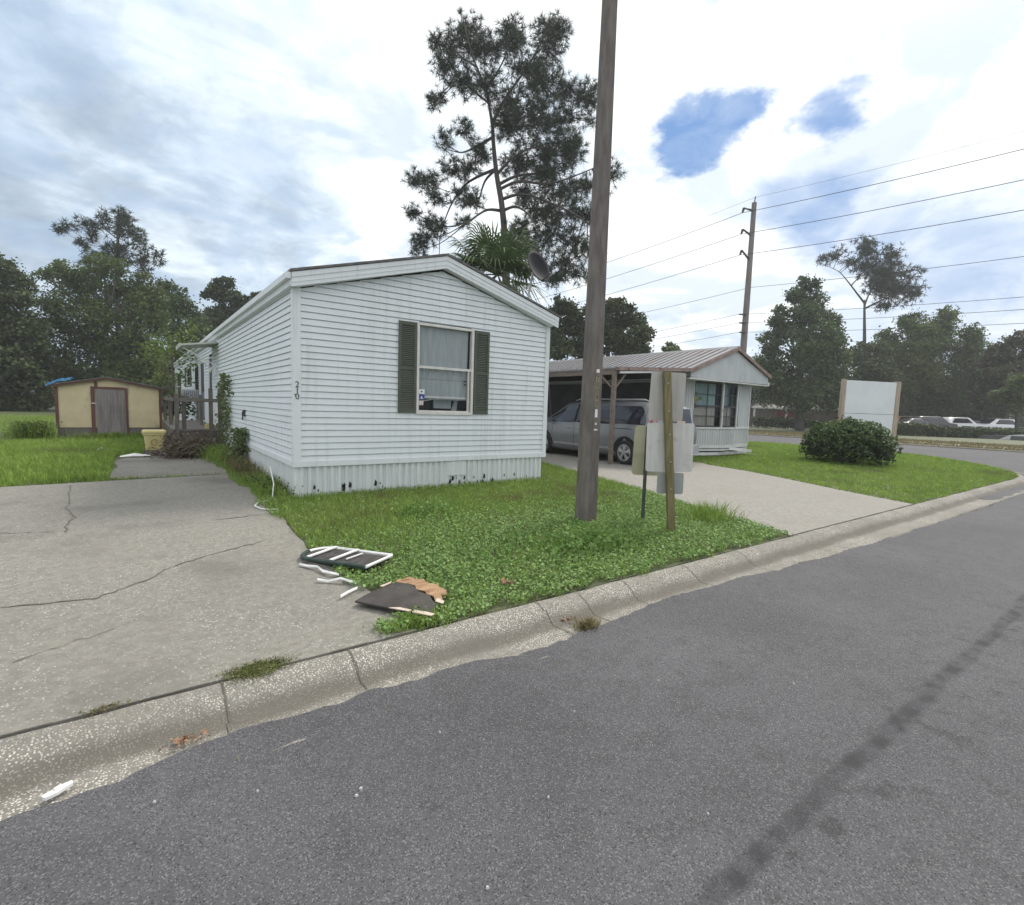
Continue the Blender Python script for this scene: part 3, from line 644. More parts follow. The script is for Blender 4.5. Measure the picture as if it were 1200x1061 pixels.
for xa, za, xb, zb in ((HX0, FZ-dp+.01, XC, PKZ-dp+.01), (XC, PKZ-dp+.01, HX1, FZ-dp+.01)):
    mb.prism([(xa, FY+.023, za), (xb, FY+.023, zb), (xb, FY+.023, zb+.012), (xa, FY+.023, za+.012)], (0, HY0-FY-.0, 0))
mb.build('soffit', 'trim', home)
# front window
win = MB(); fy = HY0-.035
for a, b_ in (((WX0-.045, WZ0-.05), (WX0+.0, WZ1+.045)), ((WX1-.0, WZ0-.05), (WX1+.045, WZ1+.045)), ((WX0, WZ0-.05), (WX1, WZ0+.0)), ((WX0, WZ1), (WX1, WZ1+.045))):
    win.box((a[0], fy, a[1]), (b_[0], HY0+.05, b_[1]))
window = win.build('window', 'frame', home)
mb = MB(); zm = 2.13
mb.box((WX0, HY0-.018, zm-.022), (WX1, HY0+.03, zm+.022)); mb.box((WX1-.055, HY0-.012, WZ0), (WX1-.03, HY0+.03, zm-.022)); mb.box((WX0, HY0-.010, WZ0), (WX1-.055, HY0+.03, WZ0+.022))
mb.build('sash', 'frame', window)
mb = MB(); mb.quad((WX0, HY0+.022, zm+.02), (WX1, HY0+.022, zm+.02), (WX1, HY0+.022, WZ1), (WX0, HY0+.022, WZ1)); mb.quad((WX0, HY0+.026, WZ0), (WX1, HY0+.026, WZ0), (WX1, HY0+.026, zm), (WX0, HY0+.026, zm)); mb.build('pane', 'glass', window)
mb = MB(); mb.box((WX0-.3, HY0+.05, WZ0-.4), (WX1+.3, HY0+1.4, WZ1+.3)); mb.f = mb.f[:2]+mb.f[3:]; mb.mi = mb.mi[:5]; mb.build('room', 'room', window)
mb = MB(); n = 40                                            # white sheet hung inside, lifted at the foot
for (z0, z1) in ((1.93, WZ1+.02), (1.575, 1.925)):
    for i in range(n):
        u0, u1 = WX0+(WX1-WX0-.03)*i/n, WX0+(WX1-WX0-.03)*(i+1)/n
        o0, o1 = .015*math.sin(i*1.1)+.01*math.sin(i*.37), .015*math.sin((i+1)*1.1)+.01*math.sin((i+1)*.37)
        mb.quad((u0, HY0+.07+o0, z0), (u1, HY0+.07+o1, z0), (u1, HY0+.055+o1*.4, z1), (u0, HY0+.055+o0*.4, z1))
mb.build('curtain', 'curtain', window)
mb = MB(); mb.box((WX0+.1, HY0+.045, 1.60), (WX1-.06, HY0+.053, 1.635)); mb.bar((WX0+.1, HY0+.10, 1.54), (WX0+.5, HY0+.10, 1.60), .012); mb.build('curtain_rail', 'white', window)
mb = MB(); mb.box((4.36, HY0+.2, 1.42), (4.72, HY0+.22, 1.60)); mb.prism([(4.72, HY0+.19, 1.38), (4.83, HY0+.19, 1.38), (4.86, HY0+.19, 1.62), (4.80, HY0+.19, 1.60)], (0, .02, 0)); mb.build('paper_inside', 'curtain', window)
mb = MB(); mb.box((4.05, HY0+.3, WZ0), (4.34, HY0+.5, 1.56)); mb.box((4.5, HY0+.26, WZ0), (4.95, HY0+.5, 1.44)); mb.build('clutter', 'room', window)
for (x0, z0, x1, z1, m_) in ((3.975, 1.665, 4.085, 1.745, 'white'), (3.975, 1.565, 4.085, 1.655, 'blue'), (3.985, 1.47, 4.065, 1.55, 'pink')):
    mb = MB(); mb.box((x0, HY0+.016, z0), (x1, HY0+.0195, z1))
    st = mb.build('sticker', m_, window)
mb = MB()
for cx, cz, rr, yy in ((4.03, 1.705, .017, .0135),): mb.prism([(cx+rr*math.cos(a*.7854), HY0+yy, cz+rr*math.sin(a*.7854)) for a in range(8)], (0, .002, 0))
mb.build('sticker', 'black', window)
mb = MB(); mb.prism([(4.03-.02, HY0+.0135, 1.595), (4.03+.02, HY0+.0135, 1.595), (4.03, HY0+.0135, 1.635)], (0, .002, 0)); mb.box((3.995, HY0+.0135, 1.578), (4.065, HY0+.0155, 1.587)); mb.build('sticker', 'white', window)
mb = MB()
for z in (1.925, 1.865):
    mb = MB(); mb.box((4.88, HY0+.014, z-.012), (4.93, HY0+.021, z+.012)); mb.build('latch', 'black', window)
# shutters with raised louvres
for x0, x1 in ((3.575, 3.895), (5.065, 5.385)):
    z0, z1 = 1.335, 2.865; y = HY0-.042; mb = MB()
    for a, b_ in (((x0, z0), (x0+.045, z1)), ((x1-.045, z0), (x1, z1)), ((x0+.045, z0), (x1-.045, z0+.06)), ((x0+.045, z1-.06), (x1-.045, z1)), ((x0+.045, 2.06), (x1-.045, 2.115))):
        mb.box((a[0], y, a[1]), (b_[0], HY0-.016, b_[1]))
    z = z0+.062
    while z < z1-.07:
        if not 2.03 < z < 2.115: mb.prism([(x0+.045, y+.020, z), (x0+.045, y+.004, z+.006), (x0+.045, y+.018, z+.030)], (x1-x0-.09, 0, 0))
        z += .031
    mb.box((x0+.045, y+.0205, z0+.06), (x1-.045, HY0-.016, z1-.06))
    mb.build('shutter', 'shutter', home)
# house number, digits one under the other down the corner post
def text_mesh(s, size, mat_, name, parent, loc, rot, ext=.002):
    cu = bpy.data.curves.new('txt', 'FONT'); cu.body = s; cu.size = size; cu.extrude = ext; cu.align_x = 'CENTER'; cu.align_y = 'CENTER'
    o = bpy.data.objects.new('txt', cu); COL.objects.link(o); bpy.context.view_layer.update()
    me = bpy.data.meshes.new_from_object(o.evaluated_get(bpy.context.evaluated_depsgraph_get())); bpy.data.objects.remove(o); bpy.data.curves.remove(cu)
    q = link_mesh(name, me, mat_, parent); q.matrix_local = Matrix.Translation(Vector(loc)-(wloc(parent) if parent else Vector()))@rot
    return q
RX = Matrix.Rotation(math.pi/2, 4, 'X')
for ch, z, tilt in (('2', 1.720, 0), ('1', 1.630, 0), ('0', 1.540, .12)):
    text_mesh(ch, .125, 'black', 'house_number', home, (HX0+.03, HY0-.030, z), RX@Matrix.Rotation(tilt, 4, 'Z'))
mb = MB(); mb.tube([(HX0-.005, HY0-.03, 1.575), (HX0-.005, HY0-.036, 1.575)], .008); mb.build('screw', 'black', home)
# side doors and windows
for y0, y1, z0, z1 in DOORS:
    mb = MB(); mb.box((HX0-.01, y0+.04, z0+.03), (HX0+.03, y1-.04, z1-.04)); d = mb.build('door', 'doord', home)
    mb = MB(); mb.box((HX0-.022, y0+.12, z0+.12), (HX0-.011, y1-.12, z0+1.0)); mb.build('door_panel', 'doorb', d)
    mb = MB()
    for a, b_ in (((y0, z0), (y0+.04, z1)), ((y1-.04, z0), (y1, z1)), ((y0+.04, z1-.04), (y1-.04, z1)), ((y0+.04, z0), (y1-.04, z0+.03))): mb.box((HX0-.03, a[0], a[1]), (HX0+.03, b_[0], b_[1]))
    mb.build('door_frame', 'trim', d)
    mb = MB(); mb.tube([(HX0-.011, y0+.13, z0+1.06), (HX0-.07, y0+.13, z0+1.06)], .03); mb.build('door_handle', 'steel', d)
for y0, y1, z0, z1 in WINS:
    mb = MB()
    for a, b_ in (((y0, z0), (y0+.05, z1)), ((y1-.05, z0), (y1, z1)), ((y0+.05, z1-.05), (y1-.05, z1)), ((y0+.05, z0), (y1-.05, z0+.05)), ((y0+.05, (z0+z1)/2-.02), (y1-.05, (z0+z1)/2+.02))): mb.box((HX0-.03, a[0], a[1]), (HX0+.03, b_[0], b_[1]))
    w = mb.build('window', 'frame', home)
    mb = MB(); mb.box((HX0+.0, y0+.05, z0+.05), (HX0+.01, y1-.05, z1-.05)); mb.build('pane', 'darkglass', w)
    for q in (y0-.42, y1+.06):
        mb = MB(); mb.box((HX0-.05, q, z0-.03), (HX0-.016, q+.36, z1+.03)); mb.build('shutter', 'shutter', home)
# window air conditioner and awning over the doors
mb = MB(); mb.box((HX0-.50, 22.6, 1.32), (HX0-.02, 23.35, 1.75)); ac = mb.build('air_conditioner', 'acm', home)
mb = MB()
for k in range(7): mb.box((HX0-.46+k*.062, 22.59, 1.36), (HX0-.43+k*.062, 22.598, 1.70))
mb.build('grille', 'acg', ac)
mb = MB(); mb.box((HX0-.02, 22.3, 1.30), (HX0+.0, 23.6, 2.6)); mb.build('window_surround', 'darkglass', ac)
mb = MB(); mb.prism([(HX0-.90, 16.6, 2.86), (HX0-.02, 16.6, 3.00), (HX0-.02, 16.6, 3.04), (HX0-.90, 16.6, 2.91)], (0, 1.5, 0))
mb.box((HX0-.93, 16.6, 2.82), (HX0-.90, 18.1, 2.92))
aw = mb.build('awning', 'awn', home)
for y in (16.75, 17.95):
    mb = MB(); mb.tube([(HX0-.86, y, 2.83), (HX0-.02, y, 2.36)], .014, 6); mb.build('awning_arm', 'white', aw)
mb = MB(); mb.box((HX0-.10, 17.0, 2.16), (HX0-.015, 17.16, 2.34)); mb.tube([(HX0-.05, 17.08, 2.36), (HX0-.16, 17.08, 2.30), (HX0-.20, 17.06, 2.20)], .03); mb.build('wall_lamp', 'trim', home)
mb = MB(); mb.box((HX0-.05, 12.35, 1.10), (HX0-.014, 12.5, 1.24)); mb.box((HX0-.075, 12.38, 1.02), (HX0-.05, 12.42, 1.2)); mb.build('outlet_box', 'steel', home)

# cable hanging off the far eave
mb = MB(); mb.tube([(6.99, 8.2, 3.20), (7.03, 8.3, 2.85), (7.06, 8.35, 2.2), (7.16, 8.4, 1.75), (7.30, 8.5, 1.30), (7.36, 8.5, 1.05), (7.30, 8.5, .86)], .006, 5)
tag(mb.build('loose_cable', 'steel', loc=(6.99, 8.2, 3.2)), 'thin dark cable hanging down beside the right corner of the white home', 'cable')
mb = MB(); mb.tube([(1.66, 8.55, .45), (1.68, 8.4, .2), (1.62, 8.2, .03), (1.52, 7.95, .03), (1.36, 7.85, .03), (1.28, 7.62, .03), (1.31, 7.40, .03), (1.40, 7.28, .03), (1.52, 7.30, .02)], .009, 5)
tag(mb.build('white_cable', 'white', loc=(1.5, 7.6, .0)), 'white cable looped on the driveway beside the home\'s skirting', 'cable')

# ------------------------------------------------------------------ porch, steps, bin, plants along the wall
PY0, PY1, PX0 = 15.7, 21.8, .78
porch = thing('wooden_porch', 'weathered grey wooden porch with railing and steps against the mobile home', 'porch', (1.3, 17, 0))
mb = MB()
for k in range(int((PY1-PY0)/.15)): mb.box((PX0-.03, PY0+k*.15, .60), (HX0-.03, PY0+k*.15+.138, .64))
mb.build('deck_floor', 'greyplank', porch)
mb = MB(); mb.box((PX0, PY0+.02, .40), (HX0-.04, PY0+.06, .598)); mb.box((PX0, PY0+.06, .40), (PX0+.04, PY1, .598)); mb.build('rim_joist', 'deckdark', porch)
for x, y, h in ((.86, 15.72, 1.55), (1.02, 15.9, 1.50), (1.62, 15.75, 1.72), (1.83, 15.72, 1.74), (.84, 18.2, 1.5), (.84, 21.6, 1.5), (1.60, 18.0, 1.55)):
    mb = MB(); mb.box((x-.045, y-.045, 0), (x+.045, y+.045, h)); mb.build('post', 'greywood', porch)
mb = MB(); mb.box((.80, 15.66, 1.36), (1.86, 15.70, 1.45)); mb.build('rail', 'greyplank', porch)
mb = MB(); mb.box((.80, 16.0, 1.36), (.84, PY1, 1.45)); mb.build('rail', 'greywood', porch)
for k in range(3):
    zt = .16+.155*k; x0 = .30+.20*k
    mb = MB(); mb.box((x0, 15.72, zt-.04), (x0+.26, 16.95, zt)); mb.box((x0+.03, 15.74, zt-.155), (x0+.055, 16.93, zt-.041)); mb.build('step', 'deckdark', porch)
mb = MB(); mb.prism([(.22, 15.68, .0), (.62, 15.68, .0), (.86, 15.68, .40), (.86, 15.68, .56), (.72, 15.68, .56)], (0, .04, 0)); mb.build('stringer', 'deckdark', porch)
mb = MB(); mb.box((1.50, 15.85, .645), (1.72, 16.05, .76)); mb.box((1.53, 15.88, .76), (1.69, 16.02, .79))
tag(mb.build('yellow_pot', 'binyel', loc=(1.6, 15.95, .645)), 'small yellow pot standing on the porch floor by the post', 'pot')
bin_ = thing('storage_bin', 'tapered yellow plastic bin with lid and dark round mark beside the porch steps', 'bin', (.36, 15.35, .02))
def rrect(cx, cy, hx, hy, z, r=.06, n=4):
    out = []
    for qx, qy, a0 in ((1, 1, 0), (-1, 1, 90), (-1, -1, 180), (1, -1, 270)):
        for k in range(n+1):
            a = math.radians(a0+90*k/n); out.append((cx+qx*(hx-r)+r*math.cos(a), cy+qy*(hy-r)+r*math.sin(a), z))
    return out
mb = MB(); mb.loft([rrect(.36, 15.35, .18, .18, .16), rrect(.36, 15.35, .215, .21, .52), rrect(.36, 15.35, .235, .23, .53), rrect(.36, 15.35, .235, .23, .57)]); mb.build('body', 'binyel', bin_)
mb = MB(); mb.loft([rrect(.36, 15.35, .25, .245, .572), rrect(.36, 15.35, .25, .245, .62), rrect(.36, 15.35, .22, .21, .645)]); mb.build('lid', 'binyel', bin_)
mb = MB()
for k in range(14):
    a0, a1 = math.radians(40+k*20), math.radians(40+(k+1)*20)
    q = lambda a, r: (.36+r*.8*math.cos(a), 15.145-(r*.8*math.sin(a))*.085, .35+r*.8*math.sin(a))
    mb.quad(q(a0, .075), q(a1, .075), q(a1, .10), q(a0, .10))
mb.box((.36, 15.140, .335), (.43, 15.146, .355))
mb.build('emblem', 'binmark', bin_)
mb = MB(); mb.box((.14, 15.14, .0), (.58, 15.6, .155)); mb.build('crate_base', 'deckdark', bin_)
for nm, lb, x, y, w in (('plastic_sheet', 'flat white plastic scrap on the rear slab left of the yellow bin', -.02, 15.0, .30), ('paper_scrap', 'small pale scrap lying in the grass before the shed door', -.72, 16.9, .16)):
    mb = MB(); mb.loft([[(x-w, y-.06, .035), (x-w*.2, y-.09, .06), (x+w*.9, y-.05, .045)], [(x-w, y+.05, .05), (x-w*.1, y+.06, .11), (x+w, y+.08, .05)]], closed=False, cap=False)
    me = mb.build(nm, 'paper', loc=(x, y, .02)); tag(me, lb, 'litter')
# dead brush piled in front of the porch
bp = thing('brush_pile', 'heap of dead brown branches and dry leaves in front of the porch', 'brush pile', (1.05, 14.6, 0))
mb = MB(); rb = random.Random(3)
for k in range(330):
    c = Vector((1.05+rb.gauss(0, .26), 14.85+rb.gauss(0, .28), .08+abs(rb.gauss(0, .17)))); a = rb.uniform(-.5, .6)+(math.pi if rb.random() < .5 else 0); L = rb.uniform(.2, .65)
    d = Vector((math.cos(a), rb.gauss(0, .5), rb.gauss(.25, .3)*(1 if math.cos(a) > 0 else -1))).normalized()
    mid = c+Vector((rb.gauss(0, .04), rb.gauss(0, .04), rb.gauss(.03, .04)))
    p = [c-d*L*.5, mid, c+d*L*.5]
    for q in p: q.z = max(q.z, .02)
    mb.tube(p, [rb.uniform(.006, .014), .007, .003], 4, False)
mb.build('branches', 'twig', bp)
C = np.column_stack([RNG.normal(1.0, .28, 1300), RNG.normal(14.85, .28, 1300), np.abs(RNG.normal(0, .2, 1300))+.03]); np_ = leaf_geo(C, .07, .2); np_mesh('dry_leaves', np_[0]-np.array(bp.location), [np_[1]], ['twig'], bp)
def weed_clump(name, label, x, y, n, h, spread, m_='weed', z=0., cat='weeds', w=.012, lean=.7, leafn=0, leafm='clover', ls=.05):
    z = z if z else (float(zl(x, y)) if y > 3.2 else 0); t = thing(name, label, cat, (x, y, z))
    P = np.column_stack([RNG.normal(0, spread[0], n), RNG.normal(0, spread[1], n), np.zeros(n)])
    V, Fs = blade_geo(P, h, w, lean); np_mesh('foliage', V, Fs, [m_], t)
    if leafn:
        C = np.column_stack([RNG.normal(0, spread[0]*.9, leafn), RNG.normal(0, spread[1]*.9, leafn), RNG.uniform(min(.03, h*.3), h*.95, leafn)]); V, Fq = leaf_geo(C, ls, .5); np_mesh('foliage', V, [Fq], [leafm], t)
    return t
def vine(name, label, x, y, h, n, rad, m_):
    t = thing(name, label, 'vine', (x, y, 0)); mb = MB()
    for k in range(4):
        pts = [(x+.03*k-.12+random.gauss(0, .02), y+random.gauss(0, rad*.3)+.12*math.sin(j*.8+k), h*(.6+.4*(k == 0))*j/8) for j in range(9)]; mb.tube(pts, .008, 4, False)
    mb.build('stem', 'twig', t)
    zz = RNG.uniform(.1, 1, n)**.8; rr = rad*(1.15-.65*zz)
    C = np.column_stack([RNG.normal(-.06, .07, n), RNG.normal(0, 1, n)*rr*.5+.12*np.sin(zz*5), zz*h]); V, Fq = leaf_geo(C, .095, .25, aspect=.7); np_mesh('foliage', V, [Fq], [m_], t)
vine('climbing_vine', 'tall leafy vine climbing the side wall just in front of the porch', HX0-.07, 14.75, 2.08, 520, .85, 'vine')
vine('leafy_vine', 'short leafy vine on the skirting half way along the side wall', HX0-.10, 12.2, .85, 480, .5, 'vine')
weed_clump('weed_patch', 'dark weeds growing along the home wall below the tall vine', 1.62, 13.9, 900, .34, (.16, .55), 'grass', leafn=300, leafm='bush')
weed_clump('weed_patch', 'straggly brown weeds along the skirting by the short vine', 1.72, 11.4, 900, .26, (.09, .75), 'drygrass', leafn=320, leafm='bush')
weed_clump('weed_patch', 'low weeds at the front corner of the skirting', 1.74, 9.2, 800, .20, (.10, .60), 'grass', leafn=420, leafm='bush', ls=.045)
weed_clump('tall_weeds', 'pale weedy bush at the left end of the cream shed', -2.55, 21.2, 260, .62, (.26, .2), 'grass2', leafn=2600, leafm='limeleaf', ls=.07, w=.02)
weed_clump('weed_patch', 'low weeds along the foot of the shed', -.4, 21.35, 1200, .22, (.75, .12), 'grass2', w=.018)
weed_clump('grass_tuft', 'tall seeding grass tuft beside the pale driveway near the kerb', 6.78, 4.25, 380, .24, (.22, .16), 'grass', leafn=0)
weed_clump('leafy_weed', 'bright leafy weed clump in front of the concrete pole', 4.1, 4.15, 260, .16, (.36, .26), 'weed', leafn=900, leafm='weed', ls=.065)
weed_clump('leafy_weed', 'leafy weed clump in the lawn below the gable window', 3.2, 6.3, 160, .13, (.22, .16), 'weed', leafn=330, leafm='weed', ls=.055)
weed_clump('moss_tuft', 'round olive green tuft growing in the seam at the foot of the driveway',     .54, 3.18, 700, .012, (.080, .045), 'moss', z=-.095, leafn=2600, leafm='moss', ls=.012, w=.006, lean=1.5)
weed_clump('dry_tuft', 'small rusty brown tuft in the kerb seam left of the green tuft', -.17, 3.17, 120, .014, (.05, .016), 'drygrass', z=-.095, w=.006, lean=1.5)
weed_clump('gutter_tuft', 'small olive tuft growing in the gutter pan', 2.80, 2.73, 340, .05, (.055, .03), 'drygrass', z=-.20, w=.007, lean=1.3)
weed_clump('overhang_grass', 'dark grass tuft spilling over the driveway corner at the kerb', 1.60, 3.27, 800, .065, (.13, .05), 'grass', z=-.10, w=.007, lean=1.0)

# ------------------------------------------------------------------ cream shed
shed = thing('garden_shed', 'low cream garden shed with red brown trim and bare grey door', 'shed', (-.65, 21.65, 0))
SX0, SX1, SY0, SY1 = -2.03, .74, 21.65, 24.1; SXC = -.72
mb = MB(); mb.prism([(SX0, SY0, .38), (SX1, SY0, .38), (SX1, SY0, 1.70), (SXC, SY0, 2.0), (SX0, SY0, 1.68)], (0, SY1-SY0, 0)); mb.build('wall', 'shedy', shed)
mb = MB(); mb.box((SX0+.02, SY0+.02, -.05), (SX1-.02, SY1-.02, .379)); mb.build('base_wall', 'shedb', shed)
mb = MB(); mb.prism([(-1.02, SY0-.04, .03), (-.24, SY0-.04, .03), (-.27, SY0-.04, 1.62), (-1.05, SY0-.04, 1.64)], (0, .034, 0)); dr = mb.build('door', 'sheddoor', shed)
mb = MB()
for a, b_, in (((-1.16, .05), (-1.06, 1.72)), ((-.26, .05), (-.19, 1.70)), ((-1.06, 1.64), (-.26, 1.72)), ((SX0-.01, .36), (SX0+.07, 1.66)), ((SX1-.07, .36), (SX1+.01, 1.68)), ((-1.06, 1.72), (-.98, 1.88))):
    mb = MB(); mb.box((a[0], SY0-.03, a[1]), (b_[0], SY0-.002, b_[1])); mb.build('trim_board', 'shedt', shed)
mb = MB(); mb.box((SX0-.012, SY0, .38), (SX0-.001, SY0+.1, 1.66)); mb.build('trim_board', 'shedt', shed)
mb = MB(); mb.box((-1.15, SY0-.045, 1.16), (-1.02, SY0-.036, 1.19)); mb.build('hasp', 'frame', dr)
mb = MB()
for xa, za, xb, zb in ((SX0-.22, 1.69, SXC, 2.02), (SXC, 2.02, SX1+.24, 1.69)): mb.prism([(xa, SY0-.14, za), (xb, SY0-.14, zb), (xb, SY0-.14, zb+.035), (xa, SY0-.14, za+.035)], (0, SY1-SY0+.3, 0))
mb.build('roof', 'shingle', shed)
mb = MB()
for xa, za, xb, zb in ((SX0-.2, 1.64, SXC, 1.965), (SXC, 1.965, SX1+.2, 1.64)): mb.prism([(xa, SY0-.12, za), (xb, SY0-.12, zb), (xb, SY0-.12, zb+.052), (xa, SY0-.12, za+.052)], (0, .03, 0))
mb.build('rake_board', 'shedt', shed)
mb = MB(); rr = []
for j in range(6):
    rr.append([(-2.24+.62*i/8+(.02*math.sin(j*2)), 21.50+.25*j, 1.745+.125*i/4+.018*math.sin(i*2.1+j*1.7)+(.03 if 1 < i < 6 else -.01)) for i in range(9)])
mb.loft(rr, closed=False, cap=False); mb.loft([[(p[0], p[1]-.0, p[2]-.07) for p in rr[0]], rr[0]], closed=False, cap=False)
tag(mb.build('blue_tarp', 'tarp', loc=(-1.95, 21.6, 1.72)), 'folded bright blue tarpaulin lying on the left edge of the shed roof', 'tarpaulin')
# thin sapling and leaf spray near the shed
def twig_tree(name, label, cat, x, y, h, nleaf, m_, lean=(0, 0), ls=.10, spread=.35):
    t = thing(name, label, cat, (x, y, 0)); mb = MB(); top = Vector((x+lean[0], y+lean[1], h)); mb.tube([(x, y, 0), ((x+top.x)/2+.05, (y+top.y)/2, h*.5), top], [.05, .035, .015], 6)
    ends = []
    for k in range(9):
        z = h*random.uniform(.45, .98); a = random.uniform(0, 6.28); p0 = Vector((x, y, 0)).lerp(top, z/h); p1 = p0+Vector((math.cos(a)*spread, math.sin(a)*spread, random.uniform(.05, .3))); mb.tube([p0, p1], [.015, .006], 4); ends.append(p1-Vector((x, y, 0)))
    mb.build('trunk', 'barkgrey', t)
    C = np.array([ends[i % len(ends)] for i in range(nleaf)])+RNG.normal(0, spread*.35, (nleaf, 3)); V, Fq = leaf_geo(C, ls, .3); np_mesh('foliage', V, [Fq], [m_], t)
twig_tree('sapling', 'thin bare topped sapling standing between the shed and the porch', 'tree', .95, 21.3, 2.6, 140, 'vine', (.0, 0), .10, .22)
twig_tree('leafy_sapling', 'pale green leafy branches rising behind the porch awning', 'tree', 1.05, 22.6, 3.7, 750, 'limeleaf', (.1, 0), .13, .55)
twig_tree('leafy_sapling', 'low leafy shrub against the far end of the porch', 'shrub', 1.2, 22.9, 1.5, 420, 'vine', (.1, 0), .12, .4)

# ------------------------------------------------------------------ concrete utility pole
pole = thing('utility_pole', 'tall square tapered concrete utility pole standing in the front lawn', 'utility pole', (4.96, 4.97, 0))
pm = MB(); H = 10.5; a0 = 0.0; bx = Vector((4.965, 4.97, -.2)); tx = Vector((4.97, 4.95, H))
def sq(c, h, ch): 
    out = []
    for k in range(4):
        a = a0+math.radians(45)+k*math.pi/2
        for s_ in (-1, 1): 
            b_ = a+s_*ch; out.append((c.x+h*math.cos(b_), c.y+h*math.sin(b_), c.z))
    return out
pm.loft([sq(bx, .150, .10), sq(bx.lerp(tx, .5), .109, .10), sq(tx, .068, .10)]); pm.build('shaft', 'polecon', pole)
def on_pole(z, face_ang, off):
    c = bx.lerp(tx, (z+.2)/(H+.2)); h = .774*(.150-.00766*(z+.2))
    n = Vector((math.cos(face_ang), math.sin(face_ang), 0)); return c+n*(h+off), n
fa = a0-math.pi/2                                            # the face turned to the right of the picture
R3 = Matrix.Rotation(fa+math.pi/2, 4, 'Z')@RX
for i, ch in enumerate('78090'):
    p, n = on_pole(1.90-.085*i, fa, .004)
    mb = MB(); t_ = Vector((-n.y, n.x, 0)); mb.obox(p-n*.002, t_*.055, n*.003, Vector((0, 0, .078))); tg = mb.build('number_tag', 'yellowsign', pole)
    text_mesh(ch, .095, 'black', 'digit', tg, p, R3, .001)
for z, w, h, m_ in ((2.0, .055, .045, 'paper'), (1.44, .045, .11, 'paper'), (1.22, .06, .018, 'paper'), (1.30, .03, .03, 'frame')):
    p, n = on_pole(z, fa, .002); mb = MB(); t_ = Vector((-n.y, n.x, 0)); mb.obox(p, t_*w, n*.006, Vector((0, 0, h))); mb.build('pole_tag', m_, pole)

# ------------------------------------------------------------------ the two signs seen from behind
def rplate(mb, c, ex, ez, w, h, th=.004, r=.035):
    n = ex.cross(ez).normalized(); p = []
    for qx, qz, a in ((1, 1, 0), (-1, 1, 90), (-1, -1, 180), (1, -1, 270)):
        for k in range(4):
            b_ = math.radians(a+30*k); p.append(c+ex*(qx*(w/2-r)+r*math.cos(b_))+ez*(qz*(h/2-r)+r*math.sin(b_)))
    mb.prism(p, n*th)
ex = Vector((.806, -.591, 0)); ez = Vector((0, 0, 1)); fwd = Vector((.591, .806, 0))
sg = thing('road_sign', 'leaning olive wooden post carrying three bare grey sign backs', 'road sign', (5.62, 4.04, -.02))
base = Vector((5.62, 4.04, -.1)); top = Vector((5.475, 4.15, 2.0))
ax = (top-base).normalized(); px_ = (ex-ax*ex.dot(ax)).normalized()
mb = MB(); mb.bar(base, top, .088, .088, up=ex); mb.build('post', 'postwood', sg)
def panel(u, v0, v1, w, off, m_, parent, tilt, lean=0.0, r=.03):
    zc = (v0+v1)/2; c = base.lerp(top, (zc-base.z)/(top.z-base.z))+ex*u+fwd*off
    q = Matrix.Rotation(tilt, 3, fwd); mb = MB(); e2 = (Matrix.Rotation(lean, 3, 'Z')@ex); rplate(mb, c, q@e2, q@ez, w, v1-v0, th=.008, r=r); return mb.build('panel', m_, parent)
panel(.010, 1.372, 2.0, .455, .055, 'signback', sg, .03, .05)
panel(.030, .71, 1.345, .605, .066, 'signpale', sg, -.02, -.04)
panel(.02, .42, .70, .345, .056, 'signdark', sg, .0, .0)
mb = MB()
for z in (1.5, 1.85, .85, 1.2, .5):
    c = base.lerp(top, (z-base.z)/(top.z-base.z))-fwd*.046; mb.tube([c, c-fwd*.012], .012, 6)
mb.build('bolt', 'signdark', sg)
sg2 = thing('road_sign', 'stained yellowish sign back on a thin dark post behind the grey sign backs', 'road sign', (5.72, 4.60, 0))
b2 = Vector((5.72, 4.60, -.1)); t2 = Vector((5.76, 4.63, 1.28)); mb = MB(); mb.bar(b2, t2, .055, .035, up=ex); mb.build('post', 'postblack', sg2)
mb = MB(); rplate(mb, Vector((5.86, 4.56, .94)), (Matrix.Rotation(-.12, 3, 'Z')@ex), (ez+ex*.03).normalized(), .60, .70, r=.05); mb.build('panel', 'signyel', sg2)
mb = MB(); mb.obox((5.60, 3.98, 1.362), ex*.10, fwd*.02, ez*.03); mb.build('torn_edge', 'plypale', sg); 

# ------------------------------------------------------------------ neighbouring trailer and its carport
h2 = thing('neighbour_trailer', 'pale grey panelled trailer with a bay front, wide gable and ribbed metal roof', 'mobile home', (16.2, 12, 0))
GY, RX_, RZ = 9.55, 16.25, 3.68
B0, B1, B2, B3 = (14.2, 10.35), (16.16, 9.90), (17.10, 9.92), (18.3, 10.12)
H2Y1 = 24.0
def grooved(mb, a, b_, z0, z1, pitch=.105, out=.008):
    """upright boards between the plan points a and b_ (outside to the right of a->b_)"""
    a, b_ = Vector((*a, 0)), Vector((*b_, 0)); L = (b_-a).length; d = (b_-a)/L; n = Vector((d.y, -d.x, 0)); u = 0
    while u < L-1e-3:
        u1 = min(u+pitch-.014, L); u2 = min(u+pitch, L)
        for p0, p1, o in ((u, u1, out), (u1, u2, 0)):
            if p1-p0 < 1e-4: continue
            A, B = a+d*p0+n*o, a+d*p1+n*o
            mb.quad((A.x, A.y, z0), (B.x, B.y, z0), (B.x, B.y, z1), (A.x, A.y, z1))
        A, B = a+d*u1+n*out, a+d*u1
        mb.quad((A.x, A.y, z0), (B.x, B.y, z0), (B.x, B.y, z1), (A.x, A.y, z1)); u = u2
def seg(a, b_, t): return (a[0]+(b_[0]-a[0])*t, a[1]+(b_[1]-a[1])*t)
SZ, TZ, LZ = .99, 2.53, .36                                  # sill, soffit, lower edge
